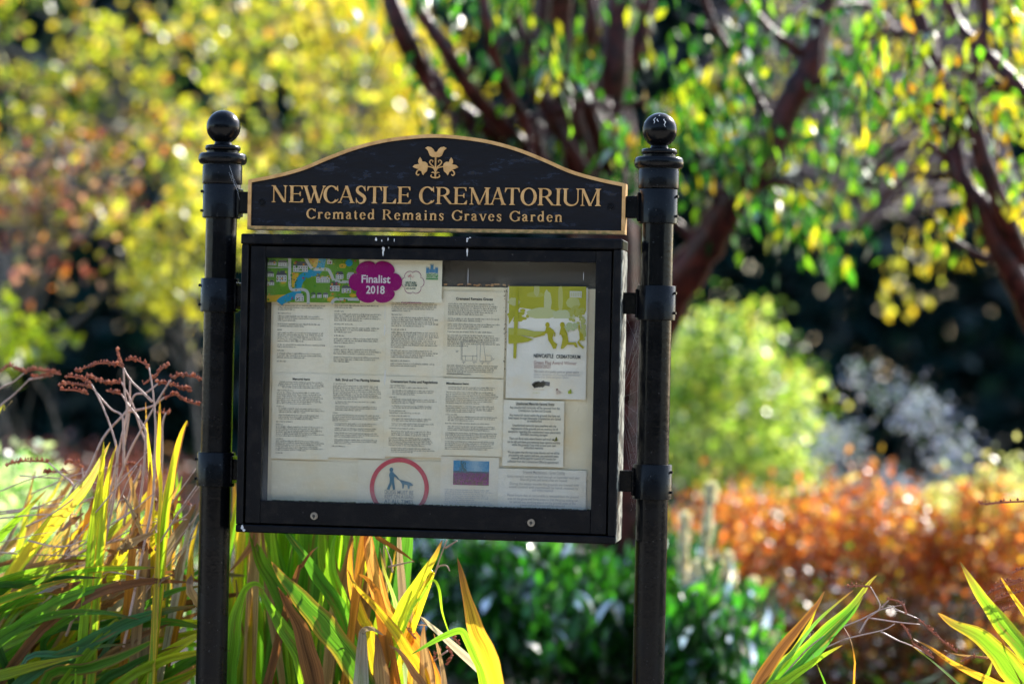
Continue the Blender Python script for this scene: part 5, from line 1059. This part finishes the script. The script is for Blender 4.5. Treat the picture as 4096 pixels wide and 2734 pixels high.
for s_ in ([(1785,283),(1740,400),(1680,560),(1560,800),(1480,1100)],[(1860,290),(1770,345)],[(1805,510),(1780,470),(1720,480),(1690,540)],[(1690,1160),(1740,1120),(1790,1085)],[(1340,330),(1380,440),(1390,520)],[(1540,440),(1450,460),(1360,480)]): K.stalk([cB(x,y,.2) for x,y in s_], .003)
K.done()
# right clumps
K = Clump(P(2900,3100,.1)[0], .10, 'fan of narrow green leaves with one brown leaf, right of the right post')
HR = [([(1005,780),(940,890),(800,1060),(660,1240),(560,1400),(450,1600)],80,BRN,BRN,(.42,.2,.03),1,.04),([(1362,668),(1300,730),(1200,870),(1050,1010),(850,1200),(680,1380),(560,1520)],76,GRN,GRN,(.3,.36,.03),0,.07),([(1280,785),(1200,910),(1050,1070),(900,1230),(720,1400),(600,1520)],70,(.05,.2,.05),GRN,None,0,.04),([(1200,772),(1080,870),(950,990),(800,1180),(640,1400)],26,(.12,.28,.08),GRN,None,0,.06),
      ([(1130,1140),(1000,1210),(880,1290),(720,1400),(600,1500)],70,(.2,.34,.02),LIM,None,0,.0),([(1120,995),(1180,1100),(1210,1250),(1205,1380)],13,ORA,ORA,None,0,.08),([(925,1195),(960,1280),(1010,1400),(1030,1500)],18,DGR,GRN,None,0,.0),([(960,880),(900,1010),(800,1180),(640,1380)],50,GRN,YEL,None,0,.09)]
for s_, w_, c0, c1, e, dry, Y_ in HR: K.blade([cC(x,y,Y_) for x,y in s_], pxw(w_,1.683), c0, c1, e, bool(dry), roll=random.gauss(0,.15), fold=.3)
for s_ in ([(1480,998),(1400,1040),(1230,1080),(1100,1120),(880,1240),(700,1420)],[(1545,868),(1380,905),(1250,970),(1060,1050),(900,1160),(700,1380)],[(1315,750),(1340,790),(1380,890),(1300,960),(1240,1060)],[(1650,1003),(1480,985),(1300,958)],[(1640,965),(1480,900)],[(1740,1230),(1600,1150),(1500,1110),(1385,1050)],[(1440,838),(1390,890)]): K.stalk([cC(x,y,.06) for x,y in s_], .0026)
for s_ in ([(1155,752),(1220,743),(1318,748)],[(1425,830),(1460,835),(1510,850),(1540,880),(1560,930)],[(1530,1000),(1570,1060),(1590,1100)],[(1640,965),(1720,1040),(1800,1110),(1900,1190)],[(1600,1130),(1680,1180),(1740,1225)]): K.spike([cC(x,y,.06) for x,y in s_], .0034)
K.st_mat = None; K.done()
K = Clump(P(4150,3000,.0)[0], .0, 'broad green sword leaves with yellow edges in the bottom right corner')
HQ = [([(1918,580),(2000,720),(2100,870),(2200,1000),(2349,1180),(2500,1400)],112,GRN,(.2,.34,.02),(.4,.36,.03),0,-.02),([(1770,925),(1880,1000),(2050,1080),(2160,1180),(2250,1290),(2349,1400),(2430,1520)],150,(.14,.30,.02),LIM,(.45,.28,.03),0,.0),([(2195,688),(2260,790),(2349,920),(2450,1080),(2520,1300)],50,LIM,ORA,YEL,0,.02),([(1605,1098),(1720,1160),(1850,1250),(2000,1330),(2180,1410),(2350,1520)],46,YEL,ORA,(.4,.15,.03),0,.03),([(1600,1150),(1720,1240),(1850,1350),(1950,1440),(2080,1560)],20,(.3,.42,.2),LIM,None,0,.03),([(1990,752),(2040,830),(2100,900)],18,BRN,ORA,None,1,.0),([(2140,1240),(2110,1330),(2080,1450)],60,LIM,LIM,None,0,.06),([(1810,1175),(1900,1205),(2100,1225),(2300,1235)],22,BRN,TAN,None,1,.06)]
for s_, w_, c0, c1, e, dry, Y_ in HQ: K.blade([cC(x,y,Y_) for x,y in s_], pxw(w_,1.683), c0, c1, e, bool(dry), roll=random.gauss(0,.15))
for s_ in ([(2050,190),(2100,192),(2200,182),(2349,175),(2500,170)],[(2000,860),(2100,800),(2180,760),(2280,730),(2349,700)],[(2100,870),(2200,820),(2349,770)],[(2170,930),(2230,900),(2349,860)],[(2270,655),(2349,620),(2420,600)],[(2150,745),(2230,715),(2330,705)],[(1930,1250),(2000,1220),(2100,1230)]): K.spike([cC(x,y,.05) for x,y in s_], .0036)
for s_ in ([(2349,175),(2500,250),(2600,700),(2560,1200)],[(2349,700),(2480,760),(2560,1100)],[(2349,770),(2460,900),(2540,1200)]): K.stalk([cC(x,y,.05) for x,y in s_], .003)
K.done()
